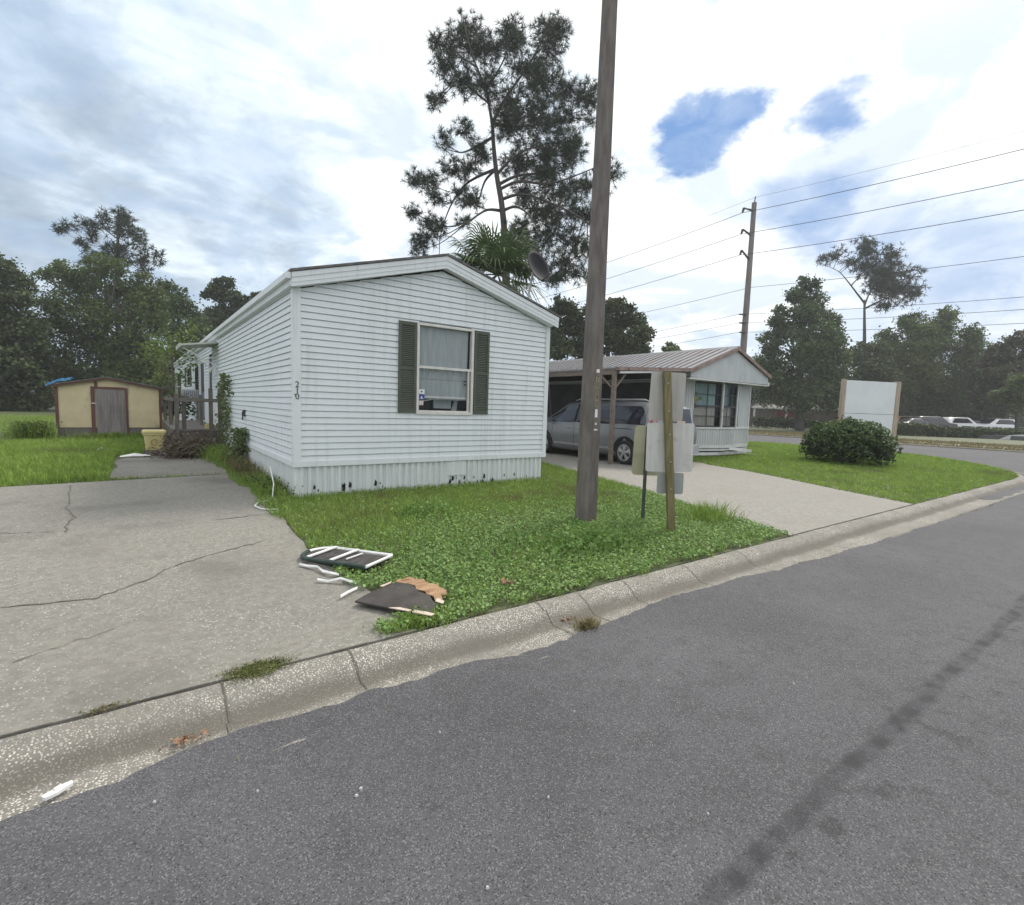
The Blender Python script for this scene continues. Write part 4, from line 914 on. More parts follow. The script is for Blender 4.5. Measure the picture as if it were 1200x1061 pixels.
wa0, wa1 = seg(B0, B1, .36), seg(B0, B1, .985); wb0, wb1 = seg(B1, B2, .03), seg(B1, B2, .97)
mb = MB()
grooved(mb, (14.2, H2Y1), B0, LZ, TZ); grooved(mb, B0, wa0, LZ, TZ); grooved(mb, wa0, wa1, LZ, SZ); grooved(mb, wa1, B1, LZ, TZ)
grooved(mb, B1, wb0, LZ, TZ); grooved(mb, wb0, wb1, LZ, SZ); grooved(mb, wb1, B2, LZ, TZ); grooved(mb, B2, B3, LZ, TZ); grooved(mb, B3, (18.3, H2Y1), LZ, TZ); grooved(mb, (18.3, H2Y1), (14.2, H2Y1), LZ, TZ)
mb.build('wall', 'h2wall', h2)
mb = MB(); GP = [(13.80, 2.56), (18.42, 2.585), (18.42, 2.80), (RX_, 3.60), (13.80, 2.74)]
u = 13.80
def gtop(x): return 2.74+(3.60-2.74)*(x-13.8)/(RX_-13.8) if x < RX_ else 3.60+(2.80-3.60)*(x-RX_)/(18.42-RX_)
def gbot(x): return 2.56+.025*(x-13.8)/4.62
while u < 18.42:
    a, b_ = u, min(u+.118, 18.42); c_ = min(u+.13, 18.42)
    xs_ = [a, b_] if not (a < RX_ < b_) else [a, RX_, b_]
    for q0, q1 in zip(xs_[:-1], xs_[1:]): mb.quad((q0, GY, gbot(q0)), (q1, GY, gbot(q1)), (q1, GY, gtop(q1)), (q0, GY, gtop(q0)))
    if c_ > b_: mb.quad((b_, GY+.008, gbot(b_)), (c_, GY+.008, gbot(c_)), (c_, GY+.008, gtop(c_)), (b_, GY+.008, gtop(b_)))
    u += .13
mb.prism([(13.8, GY+.012, 2.56), (18.42, GY+.012, 2.585), (18.42, GY+.012, 2.80), (RX_, GY+.012, 3.60), (13.8, GY+.012, 2.74)], (0, .05, 0))
mb.build('gable', 'h2wall', h2)
mb = MB(); mb.box((13.85, GY+.07, TZ+.002), (18.38, H2Y1, TZ+.04)); mb.build('soffit', 'h2trim', h2)
mb = MB(); mb.box((13.72, GY-.02, 2.52), (18.47, GY+.06, 2.557)); mb.box((18.40, GY-.03, 2.53), (18.49, GY+.1, 2.66)); mb.build('gable_trim', 'h2trim', h2)
mb = MB()                                                    # corner battens, sill rail, lower bands
for p in (B1, B2): mb.box((p[0]-.035, p[1]-.045, SZ), (p[0]+.035, p[1]+.03, TZ))
for p in (B0, B3): mb.box((p[0]-.03, p[1]-.03, LZ), (p[0]+.03, p[1]+.03, TZ))
mb.box((wa0[0]-.025, wa0[1]-.03, SZ), (wa0[0]+.02, wa0[1]+.02, TZ)); mb.build('batten', 'h2trim', h2)
def run(mb, pts, z0, z1, out, th=.03):
    for a, b_ in zip(pts[:-1], pts[1:]):
        a, b_ = Vector((*a, 0)), Vector((*b_, 0)); d = (b_-a).normalized(); n = Vector((d.y, -d.x, 0))
        A, B = a+n*out, b_+n*out; mb.prism([(A.x, A.y, z0), (B.x, B.y, z0), (B.x, B.y, z1), (A.x, A.y, z1)], -n*th)
mb = MB(); run(mb, [B0, B1, B2, B3], SZ-.03, SZ+.03, .035); mb.build('sill_rail', 'h2trim', h2)
mb = MB()
for z0, z1, o in ((.30, .40, .03), (.21, .275, .012), (.06, .16, .02)): run(mb, [B0, B1, B2, B3], z0, z1, o)
mb.build('lower_band', 'h2trim', h2)
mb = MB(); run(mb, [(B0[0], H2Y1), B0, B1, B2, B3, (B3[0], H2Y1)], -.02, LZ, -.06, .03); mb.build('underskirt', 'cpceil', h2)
mb = MB(); mb.bar((16.1, 9.70, .22), (18.0, 9.55, .06), .16, .012); mb.bar((16.5, 9.72, .30), (18.2, 9.85, .16), .012, .10); mb.build('fallen_trim', 'h2trim', h2)
def bay_window(a, b_, ncol, mats_):
    A, B = Vector((*a, 0)), Vector((*b_, 0)); d = (B-A); L = d.length; d /= L; n = Vector((d.y, -d.x, 0)); Z = Vector((0, 0, 1))
    fr = MB()
    def br(u0, u1, z0, z1, o0=.0, o1=.02): 
        p = [A+d*u0+n*o1+Z*z0, A+d*u1+n*o1+Z*z0, A+d*u1+n*o1+Z*z1, A+d*u0+n*o1+Z*z1]; fr.prism(p, -n*(o1-o0))
    zt = TZ-.02; z0 = SZ+.04
    br(.02, .06, z0, zt); br(L-.06, L-.02, z0, zt); br(.06, L-.06, zt-.04, zt); br(.06, L-.06, z0, z0+.04); zm_ = z0+(zt-z0)*.47; br(.06, L-.06, zm_-.025, zm_+.025)
    w = fr.build('window', 'steel', h2)
    fr = MB()
    for k in range(1, ncol): br(.06+(L-.12)*k/ncol-.012, .06+(L-.12)*k/ncol+.012, z0+.04, zt-.04, -.004, .010)
    for z in (z0+(zm_-z0)*.52, zm_+(zt-zm_)*.5): br(.06, L-.06, z-.012, z+.012, -.006, .008)
    fr.build('muntin', 'steel', w)
    g_ = MB(); P_ = lambda u, z, o: A+d*u+n*o+Z*z
    g_.quad(P_(.04, z0, -.02), P_(L-.04, z0, -.02), P_(L-.04, zt, -.02), P_(.04, zt, -.02)); g_.build('pane', 'glass', w)
    for m_, u0, u1, q0, q1 in mats_:
        c_ = MB(); c_.quad(P_(u0*L, z0+(zt-z0)*q0, -.05), P_(u1*L, z0+(zt-z0)*q0, -.05), P_(u1*L, z0+(zt-z0)*q1, -.05), P_(u0*L, z0+(zt-z0)*q1, -.05)); c_.build('curtain', m_, w)
    r_ = MB(); r_.quad(P_(.0, z0-.04, -.30), P_(L, z0-.04, -.30), P_(L, zt+.02, -.30), P_(0, zt+.02, -.30)); r_.build('room', 'room', w)
bay_window(wa0, wa1, 2, (('teal', .02, .80, .47, 1.0), ('redc', .04, .20, .66, .78), ('yelc', .05, .22, .56, .66), ('redc', .02, .16, .42, .53), ('greenc', .22, .34, .60, .68), ('signback', .02, .82, .0, .45)))
bay_window(wb0, wb1, 3, (('teal', .04, .5, .5, 1.0), ('signback', .03, .75, .0, .47)))
mb = MB(); p0, p1 = seg(B2, B3, .04), seg(B2, B3, .16); mb.prism([(p0[0], p0[1]-.015, SZ+.05), (p1[0], p1[1]-.015, SZ+.05), (p1[0], p1[1]-.015, TZ-.02), (p0[0], p0[1]-.015, TZ-.02)], (0, .01, 0)); mb.build('window', 'darkglass', h2)
# roof planes with raised ribs, continuing down over the carport
EX_, EZ_ = 10.38, 2.60
mb = MB(); y0, y1 = GY-.06, H2Y1+.1
KX, KZ = 13.75, 2.80
for xa, za, xb, zb in ((KX, KZ, RX_, RZ), (RX_, RZ, 18.5, 2.86)):
    mb.prism([(xa, y0, za), (xb, y0, zb), (xb, y0, zb+.02), (xa, y0, za+.02)], (0, y1-y0, 0))
y = y0+.02
while y < y1-.05:
    for xa, za, xb, zb in ((KX, KZ, RX_, RZ), (RX_, RZ, 18.5, 2.86)):
        mb.prism([(xa, y, za+.02), (xb, y, zb+.02), (xb, y, zb+.055), (xa, y, za+.055)], (0, .045, 0))
    y += .30
mb.prism([(RX_-.16, y0-.01, RZ-.035), (RX_, y0-.01, RZ+.06), (RX_+.16, y0-.01, RZ-.035), (RX_, y0-.01, RZ+.075)], (0, y1-y0, 0))
mb.build('roof', 'roofm', h2)
mb = MB()
for xa, za, xb, zb in ((KX, KZ, RX_, RZ), (RX_, RZ, 18.52, 2.86)):
    mb.prism([(xa, GY-.085, za-.085), (xb, GY-.085, zb-.085), (xb, GY-.085, zb+.03), (xa, GY-.085, za+.03)], (0, .022, 0))
mb.build('rake_edge', 'rust', h2)
carport = thing('carport', 'open carport with brown beams on wooden posts under the ribbed metal roof', 'carport', (12, 12, 0))
CY0 = 9.48
mb = MB(); mb.prism([(EX_, CY0, EZ_), (KX-.02, CY0, KZ-.01), (KX-.02, CY0, KZ+.01), (EX_, CY0, EZ_+.02)], (0, H2Y1-CY0, 0))
y = CY0+.02
while y < H2Y1-.1: mb.prism([(EX_, y, EZ_+.02), (KX-.02, y, KZ+.01), (KX-.02, y, KZ+.045), (EX_, y, EZ_+.055)], (0, .045, 0)); y += .30
mb.build('roof', 'roofm', carport)
mb = MB(); mb.box((EX_+.02, CY0+.06, EZ_-.15), (EX_+.10, H2Y1, EZ_-.002)); mb.build('beam', 'cpbeam', carport)
mb = MB(); mb.prism([(EX_-.02, CY0-.03, EZ_-.05), (KX, CY0-.03, KZ-.06), (KX, CY0-.03, KZ+.03), (EX_-.02, CY0-.03, EZ_+.04)], (0, .025, 0)); mb.build('front_edge', 'rust', carport)
mb = MB(); mb.prism([(EX_+.15, CY0-.005, EZ_-.12), (11.9, CY0-.005, EZ_-.02), (11.9, CY0-.005, EZ_+.03), (EX_+.15, CY0-.005, EZ_-.06)], (0, .06, 0)); mb.build('front_beam', 'h2trim', carport)
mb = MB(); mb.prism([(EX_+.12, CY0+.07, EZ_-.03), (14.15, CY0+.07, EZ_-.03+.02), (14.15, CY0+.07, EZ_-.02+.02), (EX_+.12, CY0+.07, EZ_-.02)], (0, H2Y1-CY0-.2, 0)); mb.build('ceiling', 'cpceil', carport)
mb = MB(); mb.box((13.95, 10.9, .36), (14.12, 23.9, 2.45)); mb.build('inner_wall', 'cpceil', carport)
for y in (9.62, 13.6, 18.0, 22.5):
    mb = MB(); mb.box((EX_+.02, y-.06, -.02), (EX_+.12, y+.04, EZ_-.15)); ps = mb.build('post', 'cpbeam', carport)
    mb = MB(); mb.bar((EX_+.07, y-.01, EZ_-.55), (EX_+.55, y-.01, EZ_-.06), .05); mb.bar((EX_+.07, y+.0, EZ_-.55), (EX_+.07, y+.5, EZ_-.14), .045, up=(1, 0, 0)); mb.build('brace', 'cpbeam', ps)
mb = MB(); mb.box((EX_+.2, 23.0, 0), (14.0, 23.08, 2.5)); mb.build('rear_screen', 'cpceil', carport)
mb = MB(); mb.box((11.0, 22.4, .0), (11.9, 22.95, 2.0)); tag(mb.build('storage_cabinet', 'h2wall', loc=(11.4, 22.6, 0)), 'pale tall cabinet standing at the back of the carport beyond the van', 'cabinet')

# ------------------------------------------------------------------ cars
class Car:
    """body lofted through stations (x, bottom, belt, top, half widths bottom / belt / top); x forward, y to the left"""
    def __init__(s, st): s.st = st
    def sec(s, x):
        st = s.st
        for a, b_ in zip(st[:-1], st[1:]):
            if x <= b_[0]: t = max(0, (x-a[0])/(b_[0]-a[0])); break
        else: t = 1
        _, zb, zl_, zt, wb, wl, wt = [p+(q-p)*t for p, q in zip(a, b_)]
        h = zl_-zb; k = zt-zl_
        return [(wb*.82, zb), (wb*.97, zb+.05), (wb, zb+h*.25), (wl+.012, zb+h*.62), (wl, zl_-.03), (wl*.985, zl_+.005), (wl+(wt-wl)*.5, zl_+k*.5), (wt, zl_+k*.86), (wt*.90, zl_+k*.96), (wt*.55, zt)]
    def ring(s, x):
        r = s.sec(x); return [(x, y, z) for y, z in r]+[(x, -y, z) for y, z in reversed(r)]
    def w(s, x, z):
        r = s.sec(x)[:9]
        for (y0, z0), (y1, z1) in zip(r[:-1], r[1:]):
            if z <= z1: return y0+(y1-y0)*max(0, (z-z0)/max(1e-6, z1-z0))
        return r[-1][0]
    def body(s, parent, m_):
        xs_ = []
        for a, b_ in zip(s.st[:-1], s.st[1:]):
            n = max(1, int((b_[0]-a[0])/.12)); xs_ += [a[0]+(b_[0]-a[0])*i/n for i in range(n)]
        xs_.append(s.st[-1][0]); mb = MB(); mb.loft([s.ring(x) for x in xs_]); return mb.build('body', m_, parent, local=True, smooth=True)
    def panel(s, name, m_, parent, xa, xb, zlo, zhi, side, off=.006, n=10, nz=4):
        rows = []
        for i in range(n+1):
            x = xa+(xb-xa)*i/n; t = i/n; a, b_ = zlo(t), zhi(t)
            rows.append([(x, side*(s.w(x, a+(b_-a)*j/nz)+off), a+(b_-a)*j/nz) for j in range(nz+1)])
        mb = MB(); mb.loft(rows, closed=False, cap=False); return mb.build(name, m_, parent, local=True, smooth=True)
    def disc(s, mb, x, z, r, side, off):
        c = len(mb.v); n = 28; vs = [(x, side*(s.w(x, z)+off), z)]; 
        for k in range(n):
            a = 2*math.pi*k/n; zz = max(z+r*math.sin(a), s.sec(x)[0][1]); xx = x+r*math.cos(a); vs.append((xx, side*(s.w(xx, zz)+off), zz))
        mb.add(vs, [(0, 1+k, 1+(k+1) % n) for k in range(n)])
def wheel(parent, x, y, r, side, spokes=5, detail=True):
    mb = MB(); n = 28; w = .11
    prof_ = [(r*.66, -w), (r*.93, -w), (r, -w*.7), (r, w*.7), (r*.93, w), (r*.66, w)]
    rings_ = [[(x+pr*math.cos(2*math.pi*k/n), y+side*po, r+pr*math.sin(2*math.pi*k/n)) for pr, po in prof_] for k in range(n+1)]
    mb.loft(rings_, closed=True, cap=False); wh = mb.build('wheel', 'rubber', parent, local=True, smooth=True)
    mb = MB(); mb.loft([[(x+pr*math.cos(2*math.pi*k/n), y+side*po, r+pr*math.sin(2*math.pi*k/n)) for pr, po in ((r*.665, .02), (r*.67, w*1.02), (r*.61, w*1.02), (r*.59, .03))] for k in range(n+1)], closed=True, cap=False)
    for k in range(spokes):
        a = 2*math.pi*k/spokes+.35; 
        for da in ((-.17, .17) if detail else (0,)):
            c0 = (x+.05*math.cos(a), y+side*w*.98, r+.05*math.sin(a)); c1 = (x+r*.62*math.cos(a+da), y+side*w*.82, r+r*.62*math.sin(a+da)); mb.bar(c0, c1, r*.13, .03, up=(0, 1, 0))
    mb.tube([(x, y+side*.02, r), (x, y+side*w*1.03, r)], r*.17, 12); mb.build('rim', 'alloy', wh, local=True)
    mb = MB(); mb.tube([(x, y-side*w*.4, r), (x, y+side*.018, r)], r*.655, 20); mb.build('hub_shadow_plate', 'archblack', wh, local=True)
def c_(v): return lambda t: v
van = thing('minivan', 'silver minivan parked nose in under the carport behind the concrete pole', 'minivan', (11.74, 10.97, 0), math.pi/2)
VS = [(-2.56, .48, .78, .92, .74, .78, .62), (-2.52, .34, 1.02, 1.25, .86, .90, .70), (-2.40, .28, 1.08, 1.62, .95, .965, .74), (-2.1, .25, 1.09, 1.73, .975, .985, .77), (-1.2, .23, 1.07, 1.76, .985, .99, .78), (0, .22, 1.04, 1.76, .985, .99, .78),
      (.75, .22, 1.02, 1.70, .985, .985, .75), (1.35, .23, 1.01, 1.36, .98, .97, .72), (1.72, .24, 1.00, 1.10, .97, .95, .80), (2.2, .26, .92, .98, .93, .90, .74), (2.48, .32, .78, .86, .84, .80, .6), (2.56, .42, .62, .66, .72, .7, .5)]
SX_ = lambda x: x if x < -1.58 else -1.58+(x+1.58)*1.12
VS = [(SX_(q[0]), *q[1:]) for q in VS]
vc = Car(VS); vc.body(van, 'silver')
WR = .345
for x in (-1.58, 1.85):
    for sd in (1, -1):
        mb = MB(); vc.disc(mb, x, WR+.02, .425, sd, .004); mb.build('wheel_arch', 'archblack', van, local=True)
        wheel(van, x, sd*(.985-.085), WR, sd)
for sd in (1, -1):
    vc.panel('side_window', 'darkglass', van, -2.22, -1.06, lambda t: 1.12, lambda t: 1.20+.42*min(1, t*4.5)**.6, sd, n=16)
    vc.panel('side_window', 'darkglass', van, -.98, .40, c_(1.10), c_(1.63), sd)
    vc.panel('side_window', 'darkglass', van, .50, 1.66, c_(1.08), lambda t: 1.63-.50*max(0, t-.15)**1.3, sd, n=14)
    for xa, xb in ((-1.06, -.98), (.40, .50)): vc.panel('pillar', 'archblack', van, xa, xb, c_(1.10), c_(1.63), sd, off=.004, n=2)
    for x in (-1.02, .45, 1.66): vc.panel('door_gap', 'archblack', van, x-.007, x+.007, c_(.33), c_(1.08 if x < 1 else 1.0), sd, off=.003, n=1, nz=8)
    vc.panel('slide_rail', 'archblack', van, -2.25, -1.02, c_(.985), c_(1.003), sd, off=.003, n=10, nz=1)
    vc.panel('side_moulding', 'moulding', van, -1.05, 1.35, c_(.40), c_(.455), sd, off=.014, n=14, nz=1)
    vc.panel('tail_light', 'redlamp', van, -2.49, -2.34, lambda t: .98+.02*t, lambda t: 1.28-.02*t, sd, off=.006, n=4)
    vc.panel('fuel_door', 'silver', van, -2.0, -1.80, c_(.84), c_(1.0), sd, off=.006, n=2, nz=2)
    for x in (.22, .66):
        mb = MB(); y = sd*(vc.w(x, .93)+.025); mb.tube([(x-.10, y-sd*.03, .93), (x-.08, y, .935), (x+.08, y, .935), (x+.10, y-sd*.03, .93)], .014, 6); mb.build('door_handle', 'alloy', van, local=True)
    mb = MB(); mb.obox((1.55, sd*1.08, 1.12), (.10, 0, 0), (0, .18, 0), (0, 0, .14)); mb.build('wing_mirror', 'silver', van, local=True)
    mb = MB(); y = sd*.70; mb.tube([(-2.1, y, 1.75), (-1.95, y, 1.80), (.5, y, 1.80), (.7, y, 1.75)], .018, 6); mb.build('roof_rail', 'moulding', van, local=True)
mb = MB(); mb.loft([[(x-.012, y, z+.004) for x, y, z in ((-2.535, -.62, 1.12), (-2.535, .62, 1.12))], [(-2.43-.03, -.60, 1.58), (-2.43-.03, .60, 1.58)]], closed=False, cap=False); mb.build('rear_window', 'darkglass', van, local=True)
mb = MB(); mb.box((-2.66, -.84, .36), (-2.50, .84, .60)); mb.build('rear_bumper', 'moulding', van, local=True)
def far_car(name, label, cat, loc, rz, m_, kind):
    t = thing(name, label, cat, loc, rz, 'cars parked behind the hedge')
    if kind == 'suv': S = [(-2.3, .45, .9, 1.0, .8, .8, .6), (-2.25, .3, 1.0, 1.55, .88, .9, .68), (-1.9, .25, 1.02, 1.70, .93, .93, .72), (.3, .25, 1.0, 1.72, .93, .93, .72), (1.1, .25, 1.0, 1.08, .93, .92, .8), (2.1, .28, .9, .96, .88, .86, .7), (2.3, .4, .65, .7, .7, .7, .5)]; top = 1.62; wx = (-2.0, .55)
    else: S = [(-2.3, .4, .8, .85, .75, .75, .6), (-2.1, .28, .92, .98, .86, .86, .7), (-1.55, .25, .94, 1.02, .9, .9, .76), (-.9, .25, .93, 1.40, .9, .9, .64), (.2, .25, .92, 1.43, .9, .9, .64), (1.05, .25, .90, .98, .9, .88, .76), (2.1, .28, .78, .84, .84, .82, .66), (2.3, .38, .6, .64, .7, .7, .5)]; top = 1.34; wx = (-1.1, .45)
    c = Car(S); c.body(t, m_)
    for sd in (1, -1):
        zb = S[3][2]+.06; c.panel('side_window', 'darkglass', t, wx[0], wx[1], c_(zb), lambda q: zb+(top-zb)*min(1, 5*q+.25)*min(1, 4*(1-q)+.1), sd, n=16)
        for x in (-1.4, 1.4): wheel(t, x, sd*.82, .33, sd, detail=False)
    mb = MB(); z0, z1 = S[-3][3], S[-4][3]; mb.loft([[(S[-3][0]+.01, -S[-3][6]*.9, z0+.03), (S[-3][0]+.01, S[-3][6]*.9, z0+.03)], [(S[-4][0]+.03, -S[-4][6]*.95, z1-.02), (S[-4][0]+.03, S[-4][6]*.95, z1-.02)]], closed=False, cap=False); mb.build('windscreen', 'darkglass', t, local=True)
gz0 = .22
for nm, lb, ct, px, D, m_, kd, rz in (('parked_car', 'white suv parked behind the hedge, nearest the middle of the row', 'car', 1126, 60, 'whitecar', 'suv', -.55), ('parked_car', 'white high backed suv at the right end of the parked row', 'car', 1163, 61, 'whitecar', 'suv', 2.55),
      ('parked_car', 'dark suv parked beside the white one behind the shrubs', 'car', 1093, 58, 'darkcar', 'suv', -.6), ('parked_car', 'dark low saloon at the left of the parked row', 'car', 1072, 57, 'darkcar', 'sedan', -.55), ('parked_car', 'tan car half hidden beside the big white board', 'car', 1062, 70, 'tancar', 'suv', -.5),
      ('parked_car', 'silver car farther back between the two white suvs', 'car', 1140, 72, 'silver', 'sedan', -.5), ('parked_car', 'white car farther back whose roof shows above the dark suv', 'car', 1098, 72, 'whitecar', 'suv', -.5)):
    p = at(px, 500, D); far_car(nm, lb, ct, (p.x, p.y, gz0), rz, m_, kd)

# ------------------------------------------------------------------ satellite dishes
def sat_dish(label, c, n, w, h, foot, armv, m_):
    t = thing('satellite_dish', label, 'satellite dish', tuple(foot)); c = Vector(c); n = Vector(n).normalized(); x = n.cross(Vector((0, 0, 1))).normalized(); y = x.cross(n)
    mb = MB(); rings_ = []
    for i in range(7):
        q = i/6; rings_.append([c+x*(w/2*q*math.cos(2*math.pi*k/24))+y*(h/2*q*math.sin(2*math.pi*k/24))+n*(.10*q*q) for k in range(24)])
    rings2 = [[p-n*.015 for p in r_] for r_ in reversed(rings_)]
    mb.loft(rings_+rings2, closed=True, cap=False); mb.build('reflector', m_, t, smooth=True)
    mb = MB(); a0_ = c-y*h*.45+n*.05; a1_ = c+n*armv; mb.tube([a0_, a0_+n*armv*.5-y*.02, a1_], .016, 6); mb.build('feed_arm', 'steel', t)
    mb = MB(); mb.tube([a1_-n*.02-y*.03, a1_-n*.05+y*.07], .045, 8); mb.tube([a1_-n*.02+x*.07, a1_-n*.07+x*.07], .03, 8); mb.build('feed_horn', 'dishpale', t)
    mb = MB(); f = Vector(foot); mb.tube([f, f.lerp(c, .55)-n*.12, c-n*.10, c-n*.02], .025, 8); mb.obox(f+Vector((0, 0, .012)), (.2, 0, 0), (0, .16, 0), (0, 0, .02)); mb.build('mast', 'dishpale', t)
sat_dish('dark grey oval dish on a mast at the right eave of the white home', (6.78, 8.55, 4.36), CR*.58-_f*.72+Vector((0, 0, .34)), .56, .74, (6.70, 8.66, 3.455), .62, 'dish')
sat_dish('pale dish on a mast beside the right wall of the neighbour\'s trailer', (19.4, 10.95, 3.42), CR*.5+_f*.6+Vector((0, 0, .4)), .62, .70, (19.3, 11.2, .0), .5, 'dishpale')

# ------------------------------------------------------------------ blank board sign, bush
bs = thing('blank_sign_board', 'large blank white sign board between two tan posts behind the bush', 'sign', (20.3, 7.6, 0))
A_, B_ = at(984, 500, 18.9), at(1046, 500, 19.5); A_.z = B_.z = 0
ex2 = (B_-A_).normalized()
for p, w in ((A_, .12), (B_, .20)):
    mb = MB(); l_ = Vector((.0, .0, 2.98)); mb.obox(p+Vector((0, 0, 1.4)), ex2*w, Vector((-ex2.y, ex2.x, 0))*w, (.03, 0, 3.0)); mb.build('post', 'boardpost', bs)
n2 = Vector((ex2.y, -ex2.x, 0))
for z0, z1 in ((1.66, 2.86), (.75, 1.645)):
    mb = MB(); mb.obox((A_+B_)/2+Vector((0, 0, (z0+z1)/2))+n2*.06, ex2*((B_-A_).length-.16), n2*.03, (0, 0, z1-z0)); mb.build('panel', 'board', bs)
def ball_bush(name, label, cat, c, rad, n, size, m_, tips=0):
    t = thing(name, label, cat, (c[0], c[1], c[2])); 
    d = unit(RNG.normal(size=(n, 3))); d[:, 2] = np.abs(d[:, 2])*1.0; rr = RNG.uniform(.55, 1.0, n)**.6*(1+.13*np.sin(d[:, 0]*7+1)*np.sin(d[:, 1]*8)+.10*np.sin(d[:, 2]*13+d[:, 0]*9)+.07*np.sin(d[:, 0]*21)*np.sin(d[:, 1]*19+2))
    d[:, 2] = d[:, 2]**.62; C = d*rr[:, None]*np.array(rad); C[:, 2] = np.maximum(C[:, 2], .02)*1.0
    keep = ~((C[:, 2] < .16*rad[2]) & (RNG.uniform(size=n) < .75)); C = C[keep]
    V, Fq = leaf_geo(C, size, .35); np_mesh('foliage', V, [Fq], [m_], t)
    if tips:
        d = unit(RNG.normal(size=(tips, 3))); d[:, 2] = np.abs(d[:, 2])*.8+.3; d = unit(d); d[:, 2] = d[:, 2]**.62; C = d*RNG.uniform(.97, 1.12, tips)[:, None]*np.array(rad); V, Fq = leaf_geo(C, size*.9, .2, aspect=.4); np_mesh('new_shoots', V, [Fq], ['bushtip'], t)
    mb = MB()
    for k in range(14):
        a = random.uniform(0, 6.28); q = random.uniform(.2, .8); mb.tube([(c[0]+.3*math.cos(a)*rad[0]*.5, c[1]+.3*math.sin(a)*rad[1]*.5, c[2]), (c[0]+math.cos(a)*rad[0]*q, c[1]+math.sin(a)*rad[1]*q, c[2]+rad[2]*.6)], [.03, .01], 5)
    mb.build('stems', 'bark', t); return t
ball_bush('round_bush', 'dense dark rounded bush with pale shoots in front of the blank board', 'bush', (18.95, 7.0, -.02), (1.36, 1.30, 1.33), 11000, .11, 'bush', 1500)

# ------------------------------------------------------------------ trees
def limb(mb, pts, r0, r1, n=7):
    """smoothed tapering limb through pts"""
    P = [Vector(p) for p in pts]; out = []
    for i in range(len(P)-1):
        p0, p1, p2, p3 = P[max(i-1, 0)], P[i], P[i+1], P[min(i+2, len(P)-1)]
        for k in range(4):
            t = k/4; out.append(.5*((2*p1)+(p2-p0)*t+(2*p0-5*p1+4*p2-p3)*t*t+(3*p1-p0-3*p2+p3)*t**3))
    out.append(P[-1]); m = len(out)
    mb.tube(out, [r0+(r1-r0)*(i/(m-1))**.8 for i in range(m)], n, False)
def broad_tree(name, label, base, D, lobes, trunk, n, size, leaf, bark='barkgrey', r0=.3, depth=.8, dens=26, group=None, cat='tree', seed=0, limbs=1.0):
    """lobes: (photo x, photo y, radius) at depth D; every lobe gets its own distance and is filled with leaf clumps"""
    rg = np.random.default_rng(seed+5); rr = random.Random(seed)
    B = at(*base, D); B.z = -.2 if B.z > -1.2 else B.z; B.z = 0 if B.x < 40 else -.18
    t = thing(name, label, cat, tuple(B), 0, group)
    L = []
    for x, y, q in lobes:
        R_ = q*D/F_PX; off = rr.uniform(-1, 1)*depth*R_*1.3; L.append((at(x, y, D)+fwd*off, R_))
    mb = MB(); tp = [B]+[at(x, y, D) for x, y in trunk]; limb(mb, tp, r0, r0*.45)
    for c, R_ in L:
        if rr.random() > limbs: continue
        s_ = min(tp[1:] or tp, key=lambda p: (p-c).length+max(0, p.z-c.z)*2); m_ = s_.lerp(c, .5)+Vector((rr.uniform(-.3, .3), rr.uniform(-.3, .3), -.12*(c-s_).length))
        limb(mb, [s_, m_, c], r0*.34, r0*.07, 5)
        for k in range(3):
            e = c+Vector((rr.gauss(0, .6), rr.gauss(0, .6), rr.gauss(.2, .5)))*R_; limb(mb, [m_.lerp(c, .6), c.lerp(e, .6), e], r0*.10, r0*.03, 4)
    mb.build('trunk', bark, t)
    W_ = np.array([R_**2 for c, R_ in L]); W_ = W_/W_.sum(); pts = []
    for (c, R_), w_ in zip(L, W_):
        nc = max(5, int(dens*min(1.6, .6+R_/2.5))); d = unit(rg.normal(size=(nc, 3))); rad_ = rg.uniform(.35, 1.0, nc)**.7
        cc = np.array(c)+d*(rad_*R_)[:, None]*np.array([1, 1, .9]); per = max(6, int(n*2.1*w_/nc))
        cr = R_*rg.uniform(.14, .32, nc)
        q = np.repeat(cc, per, 0)+rg.normal(size=(nc*per, 3))*np.repeat(cr, per)[:, None]*np.array([1, 1, .7]); pts.append(q)
    C = np.concatenate(pts)-np.array(B); C = C[C[:, 2] > .1]
    V, Fq = leaf_geo(C, size, .35, aspect=.7); np_mesh('crown', V, [Fq], [leaf], t); return t
def needle_geo(C, n, ln, w, rg, updir=.35, dirs=None):
    """tufts of needles at C"""
    m = len(C); d = unit(rg.normal(size=(m*n, 3))+np.array([0, 0, updir])+(0 if dirs is None else np.repeat(dirs, n, 0)*.7)); P = np.repeat(C, n, 0)
    s_ = unit(np.cross(d, rg.normal(size=d.shape)))*w*.5; l_ = (ln*rg.uniform(.6, 1.2, m*n))[:, None]; tip = P+d*l_+np.array([0, 0, -.12])*l_*rg.uniform(0, 1, (m*n, 1))
    V = np.stack([P-s_, P+s_, tip+s_*.5, tip-s_*.5], 1).reshape(-1, 3); return V, np.arange(4*m*n).reshape(-1, 4)
